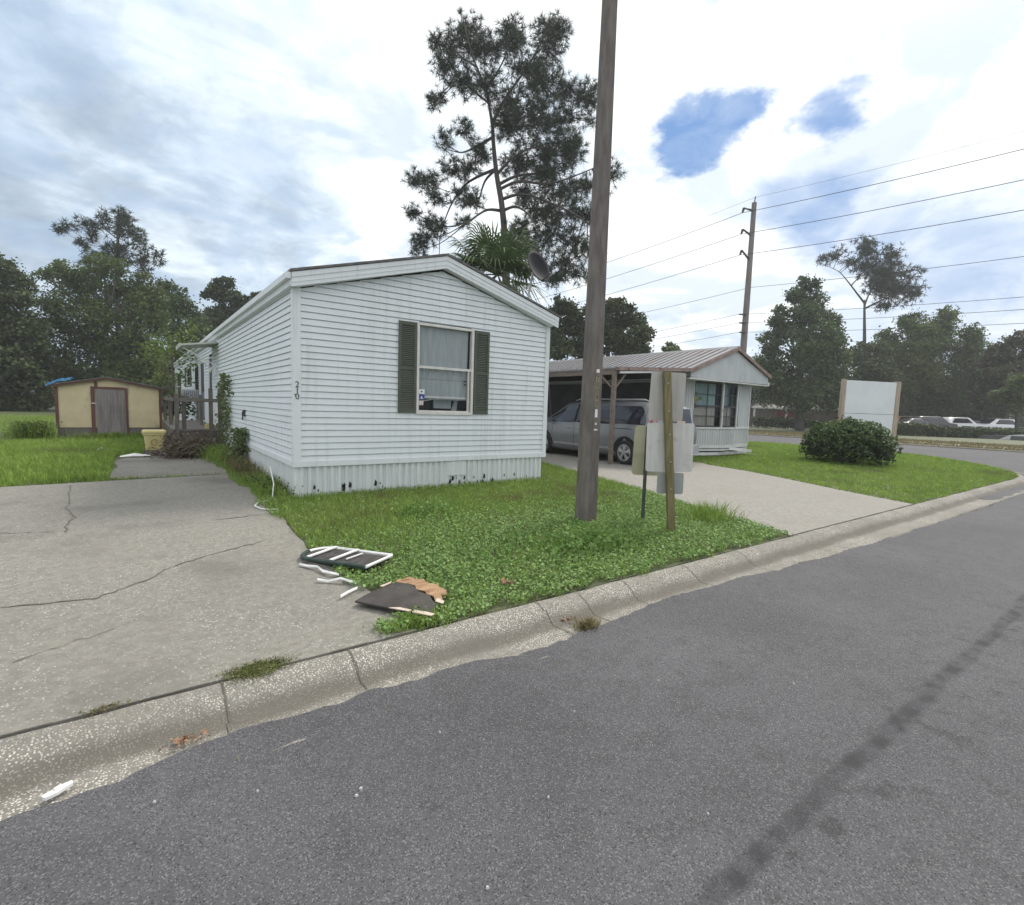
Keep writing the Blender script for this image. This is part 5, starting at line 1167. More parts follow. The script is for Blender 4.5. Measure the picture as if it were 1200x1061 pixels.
def pine_tree(name, label, base, D, skel, clusters, tufts, needles, ln, w, r0, seed, group=None, depth=.9):
    """skel: limbs as lists of photo points (the first is the trunk); clusters: (x, y, r) of needle tufts"""
    rg = np.random.default_rng(seed); rr = random.Random(seed); B = at(*base, D); B.z = 0 if B.x < 40 else -.18
    t = thing(name, label, 'tree', tuple(B), 0, group); mb = MB(); nodes = []
    for i, pts in enumerate(skel):
        Q = []; dd = rr.uniform(-1, 1)*(0 if i == 0 else 1)
        for k, (x, y) in enumerate(pts):
            Q.append(at(x, y, D)+fwd*dd*k*(1.0*D/33))
        if i == 0: Q = [B]+Q
        else: 
            s_ = min(nodes, key=lambda p: (p-Q[0]).length); Q[0] = s_
        limb(mb, Q, r0*(1 if i == 0 else (.38 if len(pts) > 3 else .25)), r0*(.30 if i == 0 else .07), 8 if i == 0 else 6)
        for a, b_ in zip(Q[:-1], Q[1:]): nodes += [a.lerp(b_, k/6) for k in range(6)]
        nodes.append(Q[-1])
    V0, dirs = [], []
    for x, y, q in clusters:
        R_ = q*D/F_PX; c = at(x, y, D); 
        s_ = min(nodes, key=lambda p: (p-c).length); c = c+fwd*(rr.uniform(-1, 1)*depth*max(R_, 1.0)*1.2)
        limb(mb, [s_, s_.lerp(c, .5)+Vector((0, 0, -.08*(c-s_).length)), c], r0*.13, r0*.05, 5)
        for k in range(max(3, int(tufts*(q/20)**2))):
            e = c+Vector([float(v) for v in unit(rg.normal(size=3))])*R_*rr.uniform(.2, 1.2); e.z = c.z+(e.z-c.z)*.85
            if rr.random() < .5: mb.tube([c.lerp(s_, .2), e], [r0*.045, r0*.02], 4, False)
            V0.append(e); dirs.append((e-c).normalized())
    mb.build('trunk', 'bark', t)
    V, Fq = needle_geo(np.array(V0)-np.array(B), needles, ln, w, rg, .35, np.array(dirs)); np_mesh('needles', V, [Fq], ['pine'], t); return t

pine_tree('pine_tree', 'very tall pine with open twisted crown rising behind the white home and the palm', (594, 470), 33,
  [[(593, 330), (592, 285), (588, 240), (582, 205), (578, 165), (577, 140)],
   [(578, 150), (570, 115), (556, 85), (545, 50)], [(578, 145), (592, 118), (612, 92), (632, 62), (648, 28)], [(568, 110), (590, 80), (602, 50)], [(556, 85), (536, 72), (526, 62)], [(572, 120), (545, 100), (527, 78)],
   [(581, 198), (560, 200), (540, 206), (522, 225), (508, 255), (504, 280)], [(579, 160), (558, 166), (540, 168), (524, 160)], [(581, 200), (568, 208), (561, 224), (555, 240)], [(588, 246), (572, 250), (558, 262), (550, 272)],
   [(586, 215), (605, 206), (630, 202), (652, 194), (664, 182)], [(583, 205), (600, 190), (622, 182), (650, 188)], [(586, 222), (608, 218), (640, 226), (670, 222), (705, 212)], [(590, 250), (604, 248), (618, 262), (630, 285)],
   [(588, 235), (612, 232), (640, 245), (668, 262), (690, 282)], [(577, 145), (600, 140), (630, 130), (665, 118), (690, 105)], [(620, 85), (645, 100), (670, 120)]],
  [(544, 26, 20), (528, 52, 20), (556, 52, 20), (514, 62, 9), (577, 52, 18), (600, 44, 16), (602, 62, 18), (640, 24, 17), (655, 42, 16), (644, 62, 18), (627, 78, 18), (606, 86, 15), (522, 84, 16), (543, 98, 20), (512, 106, 12), (507, 118, 8),
   (572, 112, 20), (600, 118, 24), (634, 110, 24), (662, 105, 18), (686, 108, 18), (693, 128, 12), (660, 138, 22), (628, 148, 26), (598, 150, 22), (690, 145, 10), (672, 165, 16),
   (520, 160, 12), (545, 160, 13), (562, 178, 12), (610, 178, 24), (640, 174, 26), (664, 188, 20), (530, 196, 16), (498, 205, 16), (548, 190, 14), (486, 214, 10), (565, 182, 10), (484, 248, 11), (502, 258, 13), (515, 240, 12), (542, 226, 14), (556, 240, 13), (497, 282, 14), (486, 290, 10), (516, 270, 12), (544, 258, 10),
   (640, 212, 22), (615, 224, 18), (664, 228, 20), (690, 214, 16), (712, 210, 14), (705, 226, 9), (646, 246, 22), (672, 256, 18), (625, 252, 16), (690, 258, 14), (610, 272, 18), (640, 280, 20), (668, 288, 18), (690, 292, 14), (630, 305, 18), (662, 312, 18), (680, 322, 12), (596, 290, 14), (650, 330, 14), (620, 290, 14)],
  108, 26, .36, .023, .31, 4)
pine_tree('pine_tree', 'tall slender pine standing behind the big oak left of the white home', (139, 480), 52,
  [[(138, 400), (138, 330), (138, 290), (139, 262), (139, 246)], [(138, 305), (120, 292), (105, 282), (88, 272)], [(138, 296), (155, 300), (170, 302), (186, 308)], [(139, 288), (158, 284), (172, 288)], [(138, 280), (126, 268), (118, 262)], [(139, 275), (150, 266), (156, 262)]],
  [(136, 250, 10), (124, 257, 10), (148, 258, 11), (113, 268, 9), (132, 268, 12), (150, 270, 12), (158, 275, 9), (98, 262, 10), (84, 268, 9), (76, 272, 6), (108, 278, 8), (92, 280, 7), (168, 290, 9), (180, 298, 9), (188, 308, 7), (162, 302, 8), (120, 295, 7), (150, 290, 7), (175, 310, 7), (104, 292, 7), (128, 290, 9), (142, 296, 9), (116, 300, 9), (150, 306, 9), (96, 304, 8), (166, 314, 8), (130, 308, 10)],
  120, 16, .46, .05, .26, 8)
pine_tree('pine_tree', 'leaning flat topped pine towering over the dark trees on the right', (1012, 500), 72,
  [[(1012, 440), (1013, 400), (1013, 372), (1013, 352)], [(1013, 356), (1006, 340), (1000, 326), (994, 314), (984, 306)], [(1013, 358), (1022, 345), (1034, 332), (1048, 322)], [(1013, 362), (1030, 352), (1046, 346), (1056, 343)], [(1000, 330), (1008, 315), (1015, 300)]],
  [(1016, 286, 10), (1003, 290, 10), (988, 296, 10), (974, 301, 9), (966, 303, 6), (996, 306, 10), (1022, 296, 11), (1034, 300, 12), (1047, 304, 12), (1030, 314, 14), (1050, 318, 14), (1062, 312, 10), (1012, 308, 11), (1014, 322, 11), (1036, 328, 15), (1056, 333, 14), (1070, 340, 11), (1078, 346, 8), (1044, 344, 14), (1024, 342, 10), (1060, 350, 10), (1040, 356, 10), (1020, 332, 10), (1008, 298, 10), (1026, 322, 11), (1044, 330, 12), (1052, 342, 11), (1030, 340, 11), (1066, 326, 11), (1022, 306, 11), (1032, 362, 8)],
  135, 13, .55, .065, .38, 12)

broad_tree('oak_tree', 'dark spreading tree at the left edge of the picture behind the lawn', (8, 486), 38, [(6, 316, 14), (20, 332, 12), (-10, 330, 24), (32, 352, 11), (14, 350, 18), (-4, 372, 28), (26, 382, 18), (36, 400, 14), (8, 408, 28), (30, 425, 18), (-18, 420, 40), (12, 445, 28), (34, 455, 18), (44, 435, 9), (0, 470, 26), (28, 475, 16)], [(8, 440), (6, 390), (6, 350)], 15000, .24, 'oakdark', seed=1, r0=.4)
broad_tree('oak_tree', 'big full oak behind the cream shed with long bare side branch', (120, 486), 44, [(98, 318, 12), (112, 312, 12), (128, 316, 14), (145, 318, 13), (162, 328, 12), (176, 340, 12), (188, 352, 11), (74, 312, 7), (50, 322, 9), (62, 318, 9), (75, 326, 11), (90, 322, 14), (104, 330, 16), (88, 345, 20), (120, 335, 20), (148, 336, 20), (135, 355, 30), (168, 350, 16), (175, 368, 22), (100, 370, 30), (70, 372, 20), (60, 388, 18), (140, 390, 34), (178, 395, 22), (80, 400, 28), (110, 415, 34), (160, 425, 30), (60, 420, 22), (185, 425, 20), (85, 440, 28), (125, 450, 34), (170, 452, 26), (60, 450, 20), (195, 455, 16)], [(122, 440), (122, 400), (128, 365)], 26000, .22, 'oakleaf', seed=2, r0=.45)
broad_tree('oak_tree', 'mid green tree between the big oak and the far end of the white home', (212, 486), 50, [(196, 338, 10), (208, 346, 12), (216, 358, 14), (198, 362, 16), (228, 375, 14), (208, 385, 20), (236, 392, 16), (216, 410, 24), (240, 415, 20), (205, 432, 22), (230, 440, 22), (250, 438, 18), (210, 462, 18)], [(214, 440), (212, 400), (208, 370)], 11000, .25, 'gumleaf', seed=3)
broad_tree('oak_tree', 'open topped tree showing above the eave of the white home', (262, 486), 60, [(258, 336, 8), (270, 334, 8), (248, 346, 9), (264, 347, 11), (278, 350, 9), (288, 352, 6), (272, 364, 14), (252, 366, 13), (240, 380, 14), (262, 384, 16), (285, 370, 10), (300, 350, 6), (306, 346, 5), (297, 360, 8)], [(263, 430), (264, 390), (264, 362)], 7000, .30, 'oakdark', seed=4)
broad_tree('oak_tree', 'rounded dark oak behind the carport right of the concrete pole', (715, 480), 46, [(655, 356, 12), (668, 366, 14), (648, 378, 14), (680, 380, 18), (662, 396, 20), (700, 366, 14), (716, 362, 12), (732, 368, 13), (748, 378, 13), (758, 392, 9), (722, 382, 18), (744, 398, 14), (704, 396, 20), (728, 406, 18), (690, 410, 20), (752, 410, 10), (650, 410, 18)], [(713, 440), (712, 410), (708, 390)], 15000, .26, 'oakdark', seed=5)
broad_tree('small_tree', 'tiny tree tip showing above the ridge of the metal roof', (788, 480), 60, [(786, 404, 4), (792, 408, 4), (780, 410, 4), (788, 415, 8), (795, 418, 7)], [(788, 440), (788, 415)], 900, .35, 'oakleaf', seed=6)
broad_tree('sweetgum_tree', 'tall dark upright tree behind the right end of the metal roofed trailer', (937, 503), 60, [(941, 330, 7), (950, 336, 8), (938, 345, 11), (925, 350, 9), (958, 352, 11), (915, 366, 9), (935, 368, 15), (958, 372, 14), (905, 380, 9), (922, 388, 16), (948, 394, 20), (972, 382, 11), (902, 400, 13), (982, 396, 11), (930, 412, 22), (962, 415, 20), (900, 422, 17), (985, 415, 13), (915, 440, 22), (945, 444, 26), (975, 440, 20), (895, 446, 14), (992, 440, 14), (905, 462, 18), (935, 466, 20), (968, 466, 20), (888, 430, 10)], [(937, 470), (938, 420), (940, 370), (941, 345)], 22000, .30, 'gumleaf', bark='bark', seed=7, r0=.55)
broad_tree('oak_tree', 'broad dark oak mass behind the blank board and the parked cars', (1078, 500), 70, [(1062, 384, 12), (1078, 376, 13), (1095, 374, 13), (1112, 380, 13), (1128, 392, 12), (1140, 404, 10), (1048, 396, 13), (1070, 400, 20), (1100, 400, 22), (1125, 414, 18), (1040, 415, 16), (1144, 422, 12), (1060, 424, 24), (1092, 428, 26), (1120, 440, 22), (1142, 446, 14), (1050, 450, 20), (1080, 458, 24), (1110, 464, 20), (1132, 468, 14)], [(1078, 470), (1080, 430), (1085, 400)], 22000, .32, 'oakleaf', bark='bark', seed=8, r0=.5)
broad_tree('oak_tree', 'darker lower oak between the leaning pine and the blank board', (1008, 502), 66, [(1010, 412, 12), (998, 422, 13), (1022, 420, 14), (1035, 432, 14), (1008, 440, 20), (1030, 452, 20), (990, 448, 14), (1005, 466, 18), (1040, 466, 16), (1022, 474, 14), (985, 470, 12)], [(1008, 470), (1010, 440)], 10000, .32, 'oakdark', seed=9)
broad_tree('oak_tree', 'tree with reddish crown at the right edge of the picture', (1178, 505), 62, [(1185, 402, 9), (1196, 396, 9), (1174, 412, 10), (1206, 408, 14), (1163, 422, 10), (1186, 422, 16), (1208, 430, 18), (1170, 440, 16), (1194, 448, 18), (1156, 442, 10), (1178, 462, 14), (1210, 458, 16), (1160, 464, 12)], [(1180, 470), (1184, 430)], 11000, .32, 'redleaf', bark='bark', seed=10)
broad_tree('small_tree', 'small lighter green tree in front of the reddish one at the right edge', (1192, 506), 56, [(1190, 452, 10), (1202, 446, 12), (1180, 464, 9), (1200, 468, 14), (1188, 478, 8)], [(1192, 480), (1194, 465)], 2600, .28, 'oakleaf', bark='bark', seed=11, r0=.2)
for i, (x, y, D, tr, lb, r_) in enumerate(((1150, 470, 75, (1150, 506), 'dark background tree behind the white parked cars', 26), (1105, 478, 82, (1100, 504), 'dark background tree behind the dark parked suv', 26), (1060, 476, 84, (1062, 502), 'dark background tree behind the tan parked car', 26), (885, 455, 85, (885, 498), 'dark background tree behind the red doored brick house', 26), (850, 452, 80, (850, 495), 'dark background tree seen past the transmission pole', 20), (975, 470, 86, (975, 500), 'dark background tree right of the brick house', 26))):
    broad_tree('woodland_tree', lb, tr, D, [(x-12, y-12, 16), (x+12, y-10, 16), (x-16, y+8, 18), (x+14, y+8, 18), (x, y, 22), (x-25, y+10, 14), (x+26, y+10, 14)], [(x, y+12), (x, y)], 4200, .40, 'oakdark', seed=20+i, r0=.3, group='trees behind the parking lot')
for i, (x, y, D, r_, lb) in enumerate(((30, 478, 48, 16, 'dark shrub mass under the left edge tree'), (75, 474, 56, 16, 'dark shrub mass behind the left half of the shed'), (150, 472, 56, 18, 'dark shrub mass behind the right half of the shed'), (235, 468, 58, 18, 'dark shrub mass by the far corner of the home'), (-20, 478, 48, 18, 'dark shrub mass cut by the left edge'), (200, 455, 62, 16, 'dark shrub mass behind the thin sapling'))):
    broad_tree('shrub', lb, (x, 490), D, [(x-14, y-6, r_*.7), (x+12, y-8, r_*.7), (x, y-2, r_), (x-18, y+4, r_*.6), (x+18, y+4, r_*.6)], [(x, y+4)], 2600, .26, 'oakdark', seed=40+i, r0=.12, cat='shrub', group='shrubs along the back of the yard')
# palm behind the white home
palm = thing('palm_tree', 'fan palm with spiky drooping fronds behind the right roof slope of the white home', 'palm tree', (7.85, 11.6, 0))
pb = Vector((7.85, 11.6, 0)); pc = at(583, 322, 13.8); mb = MB(); limb(mb, [pb, pb.lerp(pc, .5)+Vector((.06, .02, 0)), pc-Vector((0, 0, .25))], .19, .16, 10); mb.build('trunk', 'bark', palm)
rp = random.Random(5)
for k in range(34):
    a = k*2.39996; el = rp.uniform(-.55, 1.25) if k > 6 else rp.uniform(.5, 1.2)
    d = Vector((math.cos(a)*math.cos(el), math.sin(a)*math.cos(el), math.sin(el))); Lp = rp.uniform(.5, .95)
    hub = pc+d*Lp; hub.z -= .12*Lp*max(0, .6-el); mb = MB(); mb.tube([pc, pc.lerp(hub, .5)+Vector((0, 0, .04)), hub], [.022, .016, .012], 5, False)
    side = d.cross(Vector((0, 0, 1))).normalized(); upv = side.cross(d); nl = 26; R_ = rp.uniform(.85, 1.12)
    for j in range(nl):
        th = math.radians(-118+236*j/(nl-1)); v = d*math.cos(th)+side*math.sin(th); ln = R_*(.62+.38*math.cos(th*.6)); wv = v.cross(upv).normalized()*.024
        m1 = hub+v*ln*.55+upv*(.05-.10*abs(math.sin(th))); tip = hub+v*ln+Vector((0, 0, -.34*ln*rp.uniform(.4, 1.5)))
        mb.add([hub-wv*.3, hub+wv*.3, m1+wv, m1-wv], [(0, 1, 2, 3)]); mb.add([m1-wv, m1+wv, tip], [(0, 1, 2)])
    mb.build('frond', 'palm', palm)

# ------------------------------------------------------------------ transmission pole and wires
tp_ = thing('transmission_pole', 'tall tapered rusty transmission pole with short insulator arms behind the metal roof', 'utility pole', (42.0, 24.1, -.18))
tb = Vector((41.75, 24.0, -.3)); tt = at(884, 238, 43.6); mb = MB(); mb.tube([tb, tb.lerp(tt, .5), tt], [.31, .26, .20], 12); mb.build('shaft', 'polefar', tp_)
mb = MB(); mb.tube([tt, tt+Vector((.12, 0, .55))], .05, 6); mb.build('top_spike', 'steel', tp_)
ATT = []
for py in (246, 271, 295.5):
    c = tb.lerp(tt, 1-(py-238)/(470-238)); e = at(881.5-(py-238)*.055-9, py+3-5, 43.2); mb = MB(); mb.tube([c, e], [.10, .07], 7); mb.tube([e, e+Vector((-.05, .1, -.35))], [.12, .08], 7); mb.build('insulator', 'steel', tp_); ATT.append(e+Vector((-.05, .1, -.38)))
for py in (369, 379, 390):
    c = at(873, py, 43.6); e = at(866.5, py-.5, 43.3); mb = MB(); mb.tube([c, e], [.08, .06], 6); mb.build('insulator', 'steel', tp_); ATT.append(e)
ATT.append(tt+Vector((.12, 0, .5)))
def wire(label, p, span, sag, r=.022, far=75., near=65., dz=0.):
    mb = MB()
    for L, sg_ in ((far, 1), (near, -1)):
        pts = [p+Vector((0, sg_*L*t, -4*sag*t*(1-t)+dz*t)) for t in np.linspace(0, 1, 22)]; mb.tube(pts, r, 4, False)
    o = mb.build('power_line', 'wire', loc=tuple(p)); tag(o, label, 'wire', 'power lines along the side road')
for p, lb, r in zip(ATT, ('thick line on the topmost insulator of the transmission pole', 'thick line on the second insulator of the transmission pole', 'thick line on the third insulator of the transmission pole', 'thin line on the upper of the three low insulators', 'thin line on the middle of the three low insulators', 'thin line on the bottom one of the low insulators', 'hair thin ground wire running over the very tip of the transmission pole'), (.023, .023, .023, .017, .017, .017, .010)):
    wire(lb, p, 75, 1.5, r)
wire('thin free line crossing the sky below the third insulator', at(880, 337, 46), 75, 1.3, .020)

# ------------------------------------------------------------------ brick house, hedge, post across the side road
bh = thing('brick_house', 'low tan brick house with brown roof and red door beyond the side road', 'house', (76, 36, -.18)); bc = at(922, 500, 76); bc.z = -.18
ux = Vector((.72, -.69, 0)).normalized(); uy = Vector((-ux.y, ux.x, 0))
def hb(mb, u0, u1, v0, v1, z0, z1): mb.obox(bc+ux*(u0+u1)/2+uy*(v0+v1)/2+Vector((0, 0, (z0+z1)/2)), ux*(u1-u0), uy*(v1-v0), (0, 0, z1-z0))
mb = MB(); hb(mb, -4.2, 9.5, 0, 8, 0, 2.75); mb.build('wall', 'brick', bh)
mb = MB(); P0 = lambda u, v, z: bc+ux*u+uy*v+Vector((0, 0, z))
mb.add([P0(-5.6, -1.6, 2.76), P0(10, -1.6, 2.76), P0(10, 8.5, 2.76), P0(-5.6, 8.5, 2.76), P0(-2.5, 3.4, 4.2), P0(7, 3.4, 4.2)], [(3, 2, 1, 0), (0, 1, 5, 4), (1, 2, 5), (2, 3, 4, 5), (3, 0, 4)]); mb.build('roof', 'brickroof', bh)
mb = MB(); hb(mb, -5.65, 10.05, -1.68, -1.61, 2.60, 2.80); mb.build('fascia', 'h2trim', bh)
for u in (-5.2, 1.2):
    mb = MB(); hb(mb, u-.12, u+.12, -1.55, -1.31, 0, 2.70); mb.build('porch_column', 'h2trim', bh)
mb = MB(); hb(mb, -1.6, .9, -.06, -.004, .9, 2.45); mb.build('red_shutter_door', 'reddoor', bh)
mb = MB(); hb(mb, 1.4, 2.2, -.06, -.004, .9, 2.3); mb.build('window', 'darkglass', bh)
mb = MB(); hb(mb, -1.9, 2.4, -.10, -.07, .78, .88); mb.build('sill', 'h2trim', bh)
pw = at(920.5, 498, 66); mb = MB(); mb.tube([(pw.x, pw.y, -.2), (pw.x, pw.y, 3.2)], .12, 8); mb.box((pw.x-.3, pw.y-.06, 3.0), (pw.x+.3, pw.y+.06, 3.25))
tag(mb.build('white_post', 'h2trim', loc=(pw.x, pw.y, -.18)), 'slim white post standing in front of the red door of the brick house', 'post')
def hedge(label, a, b_, D0, D1, h, n, m_, w=.9):
    A, B = at(*a, D0), at(*b_, D1); A.z = B.z = -.17; t = thing('hedge', label, 'hedge', tuple(A), 0, 'hedges across the side road')
    q = RNG.uniform(0, 1, n); C = np.array(A)[None]+(np.array(B)-np.array(A))[None]*q[:, None]; z = RNG.uniform(0, 1, n)**.6
    C = C-np.array(A)+np.column_stack([RNG.uniform(-w, w, n), RNG.uniform(-w, w, n)*.5, z*h*(1+.12*np.sin(q*37)+.08*np.sin(q*83))]); V, Fq = leaf_geo(C, .26, .3); np_mesh('foliage', V, [Fq], [m_], t)
    mb = MB()
    for k in range(8):
        p = A.lerp(B, (k+.5)/8); mb = MB(); mb.tube([p, p+Vector((.1, 0, h*.6))], .04, 5); mb.build('stem', 'bark', t)
hedge('long clipped dark hedge in front of the parked cars', (1092, 512), (1200, 514), 53, 52, .98, 6000, 'oakdark')
hedge('loose dark shrubs in front of the dark parked suv', (1052, 512), (1092, 512), 54, 53, 1.15, 3000, 'oakdark')
hedge('low dark hedge under the red shutter of the brick house', (884, 503), (950, 505), 66, 64, 1.3, 3200, 'oakdark')
hedge('low hedge behind the round bush and the blank board', (950, 505), (1052, 510), 62, 56, 1.1, 3600, 'oakdark')
sd = at(1192, 517, 50); mb = MB(); mb.loft([[(sd.x-.9, sd.y+1.2, -.18), (sd.x+.9, sd.y-1.6, -.18)], [(sd.x-.5, sd.y+.5, .30), (sd.x+.8, sd.y-1.6, .55)], [(sd.x+.6, sd.y+.4, -.18), (sd.x+2, sd.y-1.6, -.18)]], closed=False, cap=False)
tag(mb.build('sand_heap', 'h2wall', loc=(sd.x, sd.y, -.18)), 'pale heap at the right end of the clipped hedge', 'heap')
# pale trailers glimpsed through the back trees
for lb, x, D, w in (('pale trailer half hidden under the left edge tree', 48, 60, 9), ('pale trailer glimpsed between the shed and the porch', 200, 58, 7)):
    c = at(x, 470, D); t = thing('far_trailer', lb, 'trailer', (c.x, c.y, 0), 0); d = Vector((.9, .2, 0)).normalized(); e = Vector((-d.y, d.x, 0))
    mb = MB(); mb.obox((c.x, c.y, 1.6), d*w, e*3.5, (0, 0, 2.4)); mb.build('wall', 'farwall', t)
    mb = MB(); mb.obox((c.x, c.y, 2.87), d*(w+.3), e*3.8, (0, 0, .14)); mb.build('roof', 'h2trim', t)
    mb = MB(); mb.obox((c.x, c.y, .2), d*(w-.1), e*3.4, (0, 0, .40)); mb.build('skirting', 'shedb', t)
    mb = MB(); p = Vector((c.x, c.y, 1.8))-e*1.77; mb.obox(p, d*1.2, e*.02, (0, 0, .9)); mb.build('window', 'darkglass', t)

# ------------------------------------------------------------------ rubbish on the driveway edge and road
gr = thing('broken_grille', 'arched dark slatted panel with white edging lying broken at the lawn edge', 'debris', (1.60, 4.75, -.06))
def gp(u, v, z=.0): u *= .9; return Vector((1.36, 5.20, -.012))+Vector((.545, -.86, 0)).normalized()*u+Vector((.86, .545, 0)).normalized()*v+Vector((0, 0, z+.025*u))
arc = [gp(.20-.20*math.cos(a), .205*math.sin(a)) for a in np.linspace(-math.pi/2, math.pi/2, 13)]
mb = MB(); mb.tube([gp(.92, -.20)]+arc[:7], .022, 6); mb.tube([gp(.18, -.205, -.0), gp(.92, -.20, -.01)], .02, 6); mb.build('frame', 'greenframe', gr)
mb = MB(); mb.tube(arc[6:]+[gp(.46, .205)], .019, 6); mb.tube([gp(.49, .205), gp(.93, .205)], .019, 6); mb.tube([gp(.93, -.20), gp(.93, .205)], .015, 6); mb.build('white_edging', 'paper', gr)
for u in (.19, .49):
    mb = MB(); mb.bar(gp(u, -.20, .018), gp(u, .20, .018), .032, .012); mb.build('cross_bar', 'paper', gr)
mb = MB()
for k in range(11):
    v = -.165+.033*k; u0 = .20-.20*math.sqrt(max(0, 1-(v/.205)**2))+.01; mb.bar(gp(u0, v, -.008), gp(.92, v, -.008), .017, .010)
mb.build('slats', 'slat', gr)
mb = MB(); mb.prism([gp(.05, -.15, -.03), gp(.93, -.17, -.03), gp(.93, .17, -.03), gp(.05, .15, -.03)], (0, 0, .006)); mb.build('backing', 'archblack', gr)
mb = MB(); mb.bar(gp(.60, -.10, .012), gp(.62, .12, .012), .016, .008); mb.build('loose_strip', 'paper', gr)
bd = thing('broken_board', 'torn tar covered board with raw orange plywood edge lying at the lawn edge', 'debris', (1.68, 3.62, -.08))
def plate(pts, z0, tilt, th): return [Vector((x*1.02, y*1.02, z0-.095+tilt*(x-1.3)+.03*(y-3.1))) for x, y in pts], (0, 0, th)
mb = MB(); p, o = plate([(1.30, 3.70), (1.40, 3.765), (1.52, 3.825), (1.58, 3.835), (1.61, 3.87), (1.70, 3.875), (1.79, 3.81), (1.80, 3.70), (1.785, 3.62), (1.825, 3.50), (1.80, 3.41), (1.79, 3.30), (1.73, 3.25), (1.66, 3.17), (1.60, 3.24), (1.55, 3.33), (1.44, 3.49)], .024, .022, .014); mb.prism(p, o); mb.build('tar_sheet', 'tar', bd)
mb = MB(); p, o = plate([(1.71, 3.90), (1.75, 3.935), (1.80, 3.925), (1.86, 3.945), (1.885, 3.86), (1.935, 3.83), (1.925, 3.74), (1.985, 3.66), (1.965, 3.60), (1.99, 3.53), (1.94, 3.44), (1.90, 3.45), (1.87, 3.37), (1.815, 3.395), (1.845, 3.47), (1.815, 3.53), (1.83, 3.60), (1.79, 3.66), (1.815, 3.74), (1.785, 3.80)], .028, .025, .010); mb.prism(p, o); mb.build('torn_ply', 'ply', bd)
mb = MB()
for pts in ([(1.46, 3.44), (1.53, 3.345), (1.56, 3.30), (1.585, 3.315), (1.53, 3.40)], [(1.57, 3.28), (1.66, 3.155), (1.70, 3.165), (1.66, 3.23), (1.60, 3.30)], [(1.84, 3.40), (1.80, 3.36), (1.83, 3.29), (1.86, 3.33)], [(1.56, 3.86), (1.68, 3.905), (1.66, 3.875), (1.58, 3.84)]):
    p, o = plate(pts, .041, .022, .006); mb = MB(); mb.prism(p, o); mb.build('splinter', 'plypale', bd)
for lb, pts, w in (('ragged white plastic strip along the lower side of the arched panel', [(1.17, 4.80), (1.22, 4.72), (1.28, 4.62), (1.30, 4.52), (1.33, 4.42), (1.39, 4.36)], .030), ('bent white plastic strip lying just above the loose straight piece', [(1.20, 4.33), (1.27, 4.27), (1.36, 4.22), (1.46, 4.12)], .018), ('straight white plastic strip lying on the driveway by the torn board', [(1.25, 3.88), (1.33, 3.94), (1.43, 4.01)], .022)):
    mb = MB(); rows = []
    for i, (x, y) in enumerate([(a*1.02, b_*1.02) for a, b_ in pts]):
        ww = w*random.uniform(.3, 1.0) if len(pts) > 3 else w*.7; z = float(zl(x, y))+.03+random.uniform(0, .03); rows.append([(x-ww*.3, y-ww, z), (x, y, z+.012), (x+ww*.3, y+ww, z-.006)])
    mb.loft(rows, closed=False, cap=False); mb.loft([[(a[0], a[1], a[2]-.006) for a in r_] for r_ in rows], closed=False, cap=False); tag(mb.build('plastic_strip', 'paper', loc=(pts[0][0], pts[0][1], .02)), lb, 'litter')
mb = MB(); c = Vector((-.305, 2.735, -.190)); d = Vector((.045, .026, 0)); e = Vector((-.007, .012, 0)); mb.prism([c-d*.95-e, c-d*.3-e*1.4, c+d*.9-e*.9, c+d*1.0+e*.4, c+d*.6+e, c-d*.9+e*1.0, c-d*1.05+e*.1], (0, 0, .014)); mb.obox(c+Vector((0, 0, .018)), d*.5, e*1.2, (0, 0, .008))
tag(mb.build('plastic_scrap', 'paper', loc=tuple(c)), 'white plastic scrap lying at the asphalt edge by the gutter', 'litter')
dl = thing('dead_palm_leaf', 'curled orange brown dead leaf lying on the ground cover', 'leaf', (2.52, 3.48, -.06)); mb = MB()
for k in range(9):
    a = random.uniform(-2.6, 2.6); L = random.uniform(.05, .11); p = Vector((2.52, 3.48, -.035)); q = p+Vector((math.cos(a)*L, math.sin(a)*L, random.uniform(.0, .04))); s_ = Vector((-math.sin(a), math.cos(a), 0))*.013; mb.add([p-s_*.4, p+s_*.4, p.lerp(q, .6)+s_+Vector((0, 0, .015)), q, p.lerp(q, .6)-s_+Vector((0, 0, .01))], [(0, 1, 2, 3, 4)])
mb.build('blade', 'leafdry', dl)
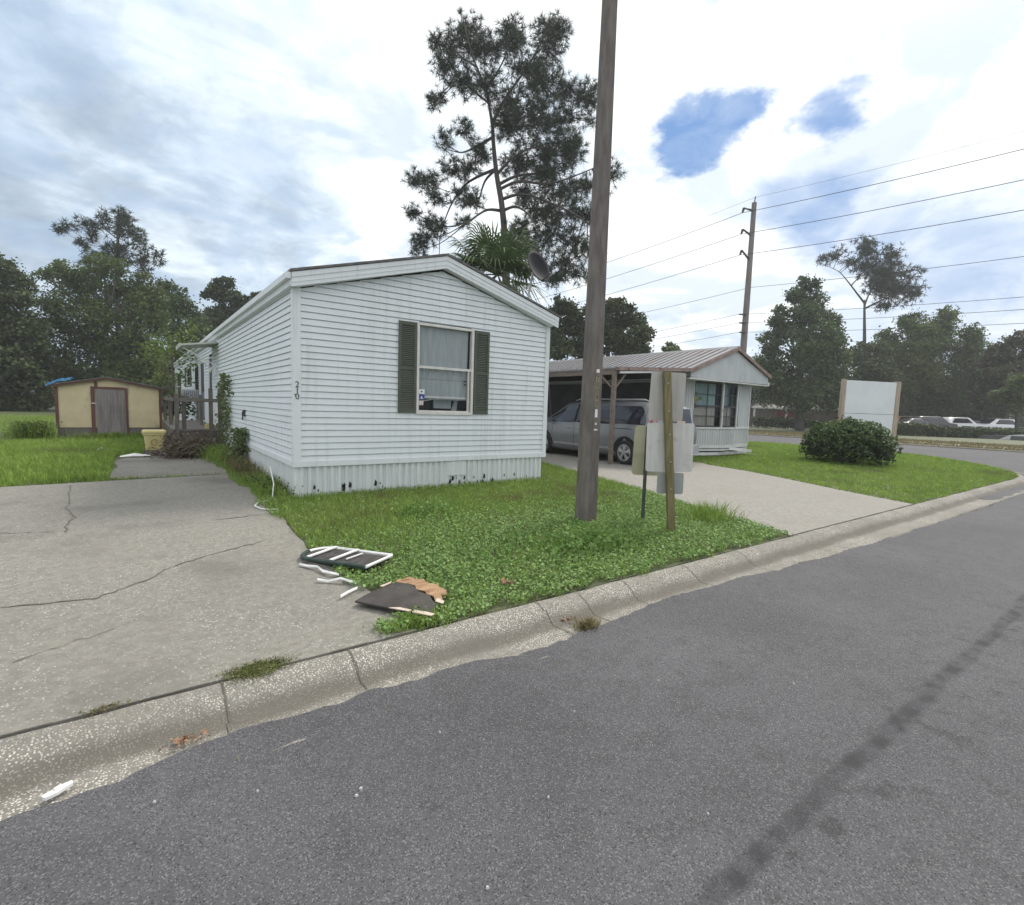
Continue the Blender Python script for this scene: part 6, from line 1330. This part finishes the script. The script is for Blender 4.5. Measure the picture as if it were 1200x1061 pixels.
for lb, x, y, z in (('rusty dead leaves caught in the gutter below the lawn edge', 2.75, 2.93, -.20), ('brown dead leaf clump in the gutter nearer the pale driveway', 3.9, 3.03, -.15), ('small brown leaf scrap on the gutter pan at the left', .16, 2.84, -.20)):
    t = thing('dead_leaves', lb, 'leaves', (x, y, z)); C = np.column_stack([RNG.normal(0, .05, 45), RNG.normal(0, .018, 45), RNG.uniform(.004, .014, 45)]); V, Fq = leaf_geo(C, .026, .8); np_mesh('leaves', V, [Fq], ['leafdry'], t)
PB = [(.72, 2.02), (.75, 2.05), (1.40, 1.55), (1.93, 1.95), (1.0, .93), (.38, 2.28), (2.6, 1.9), (3.3, 1.4), (.95, 1.35), (1.22, 2.2), (.02, 2.45), (1.9, 1.1)]
for k, (x, y) in enumerate(PB):
    r_ = random.uniform(.004, .008); mb = MB(); mb.loft([[(x+r_*1.2*q*math.cos(a), y+r_*q*math.sin(a)*random.uniform(.8, 1.1), -.197+z) for a in np.linspace(0, 6.28, 7)[:-1]] for q, z in ((.8, 0), (1, .004), (.6, .010))])
    tag(mb.build('pebble', 'stone', loc=(x, y, -.197)), 'small pale stone chip lying loose on the asphalt', 'stone', 'loose stone chips on the road')

# far-off wood that closes the view
def far_wood(name, label, x0, x1, D0, D1, h, n, size):
    q = RNG.uniform(0, 1, n); A, B = at(x0, 485, D0), at(x1, 500, D1)
    P = np.array([[A.x, A.y, 0]])+q[:, None]*np.array([[B.x-A.x, B.y-A.y, 0]]); P += RNG.normal(size=P.shape)*2.2
    top = h*(.72+.16*np.sin(q*61)+.10*np.sin(q*143+1)+.08*np.sin(q*311)); P[:, 2] = -.2+RNG.uniform(0, 1, n)**.8*top
    tag(leaves(name, P, size, ['oakdark'], up=.3), label, 'woods', kind='stuff')
far_wood('distant_woodland', 'far dark wood closing the view behind the yard', -260, 420, 74, 92, 7.0, 42000, .55)
far_wood('distant_woodland', 'far dark wood closing the view beyond the parking lot', 620, 1480, 100, 98, 7.5, 52000, .62)
# the humid air: far trees lift towards grey
def haze_box(density):
    mb = MB(); mb.box((-265, -265, -1.6), (265, 265, 30)); m = bpy.data.materials.new('air'); m.use_nodes = True; t = m.node_tree; t.nodes.clear()
    o = t.nodes.new('ShaderNodeOutputMaterial'); v = nd(t, 'ShaderNodeVolumePrincipled', {'Color': (.90, .94, .97), 'Density': density, 'Anisotropy': .2}); t.links.new(v.outputs[0], o.inputs['Volume'])
    tag(mb.build('haze', m), kind='stuff')
haze_box(.0009)
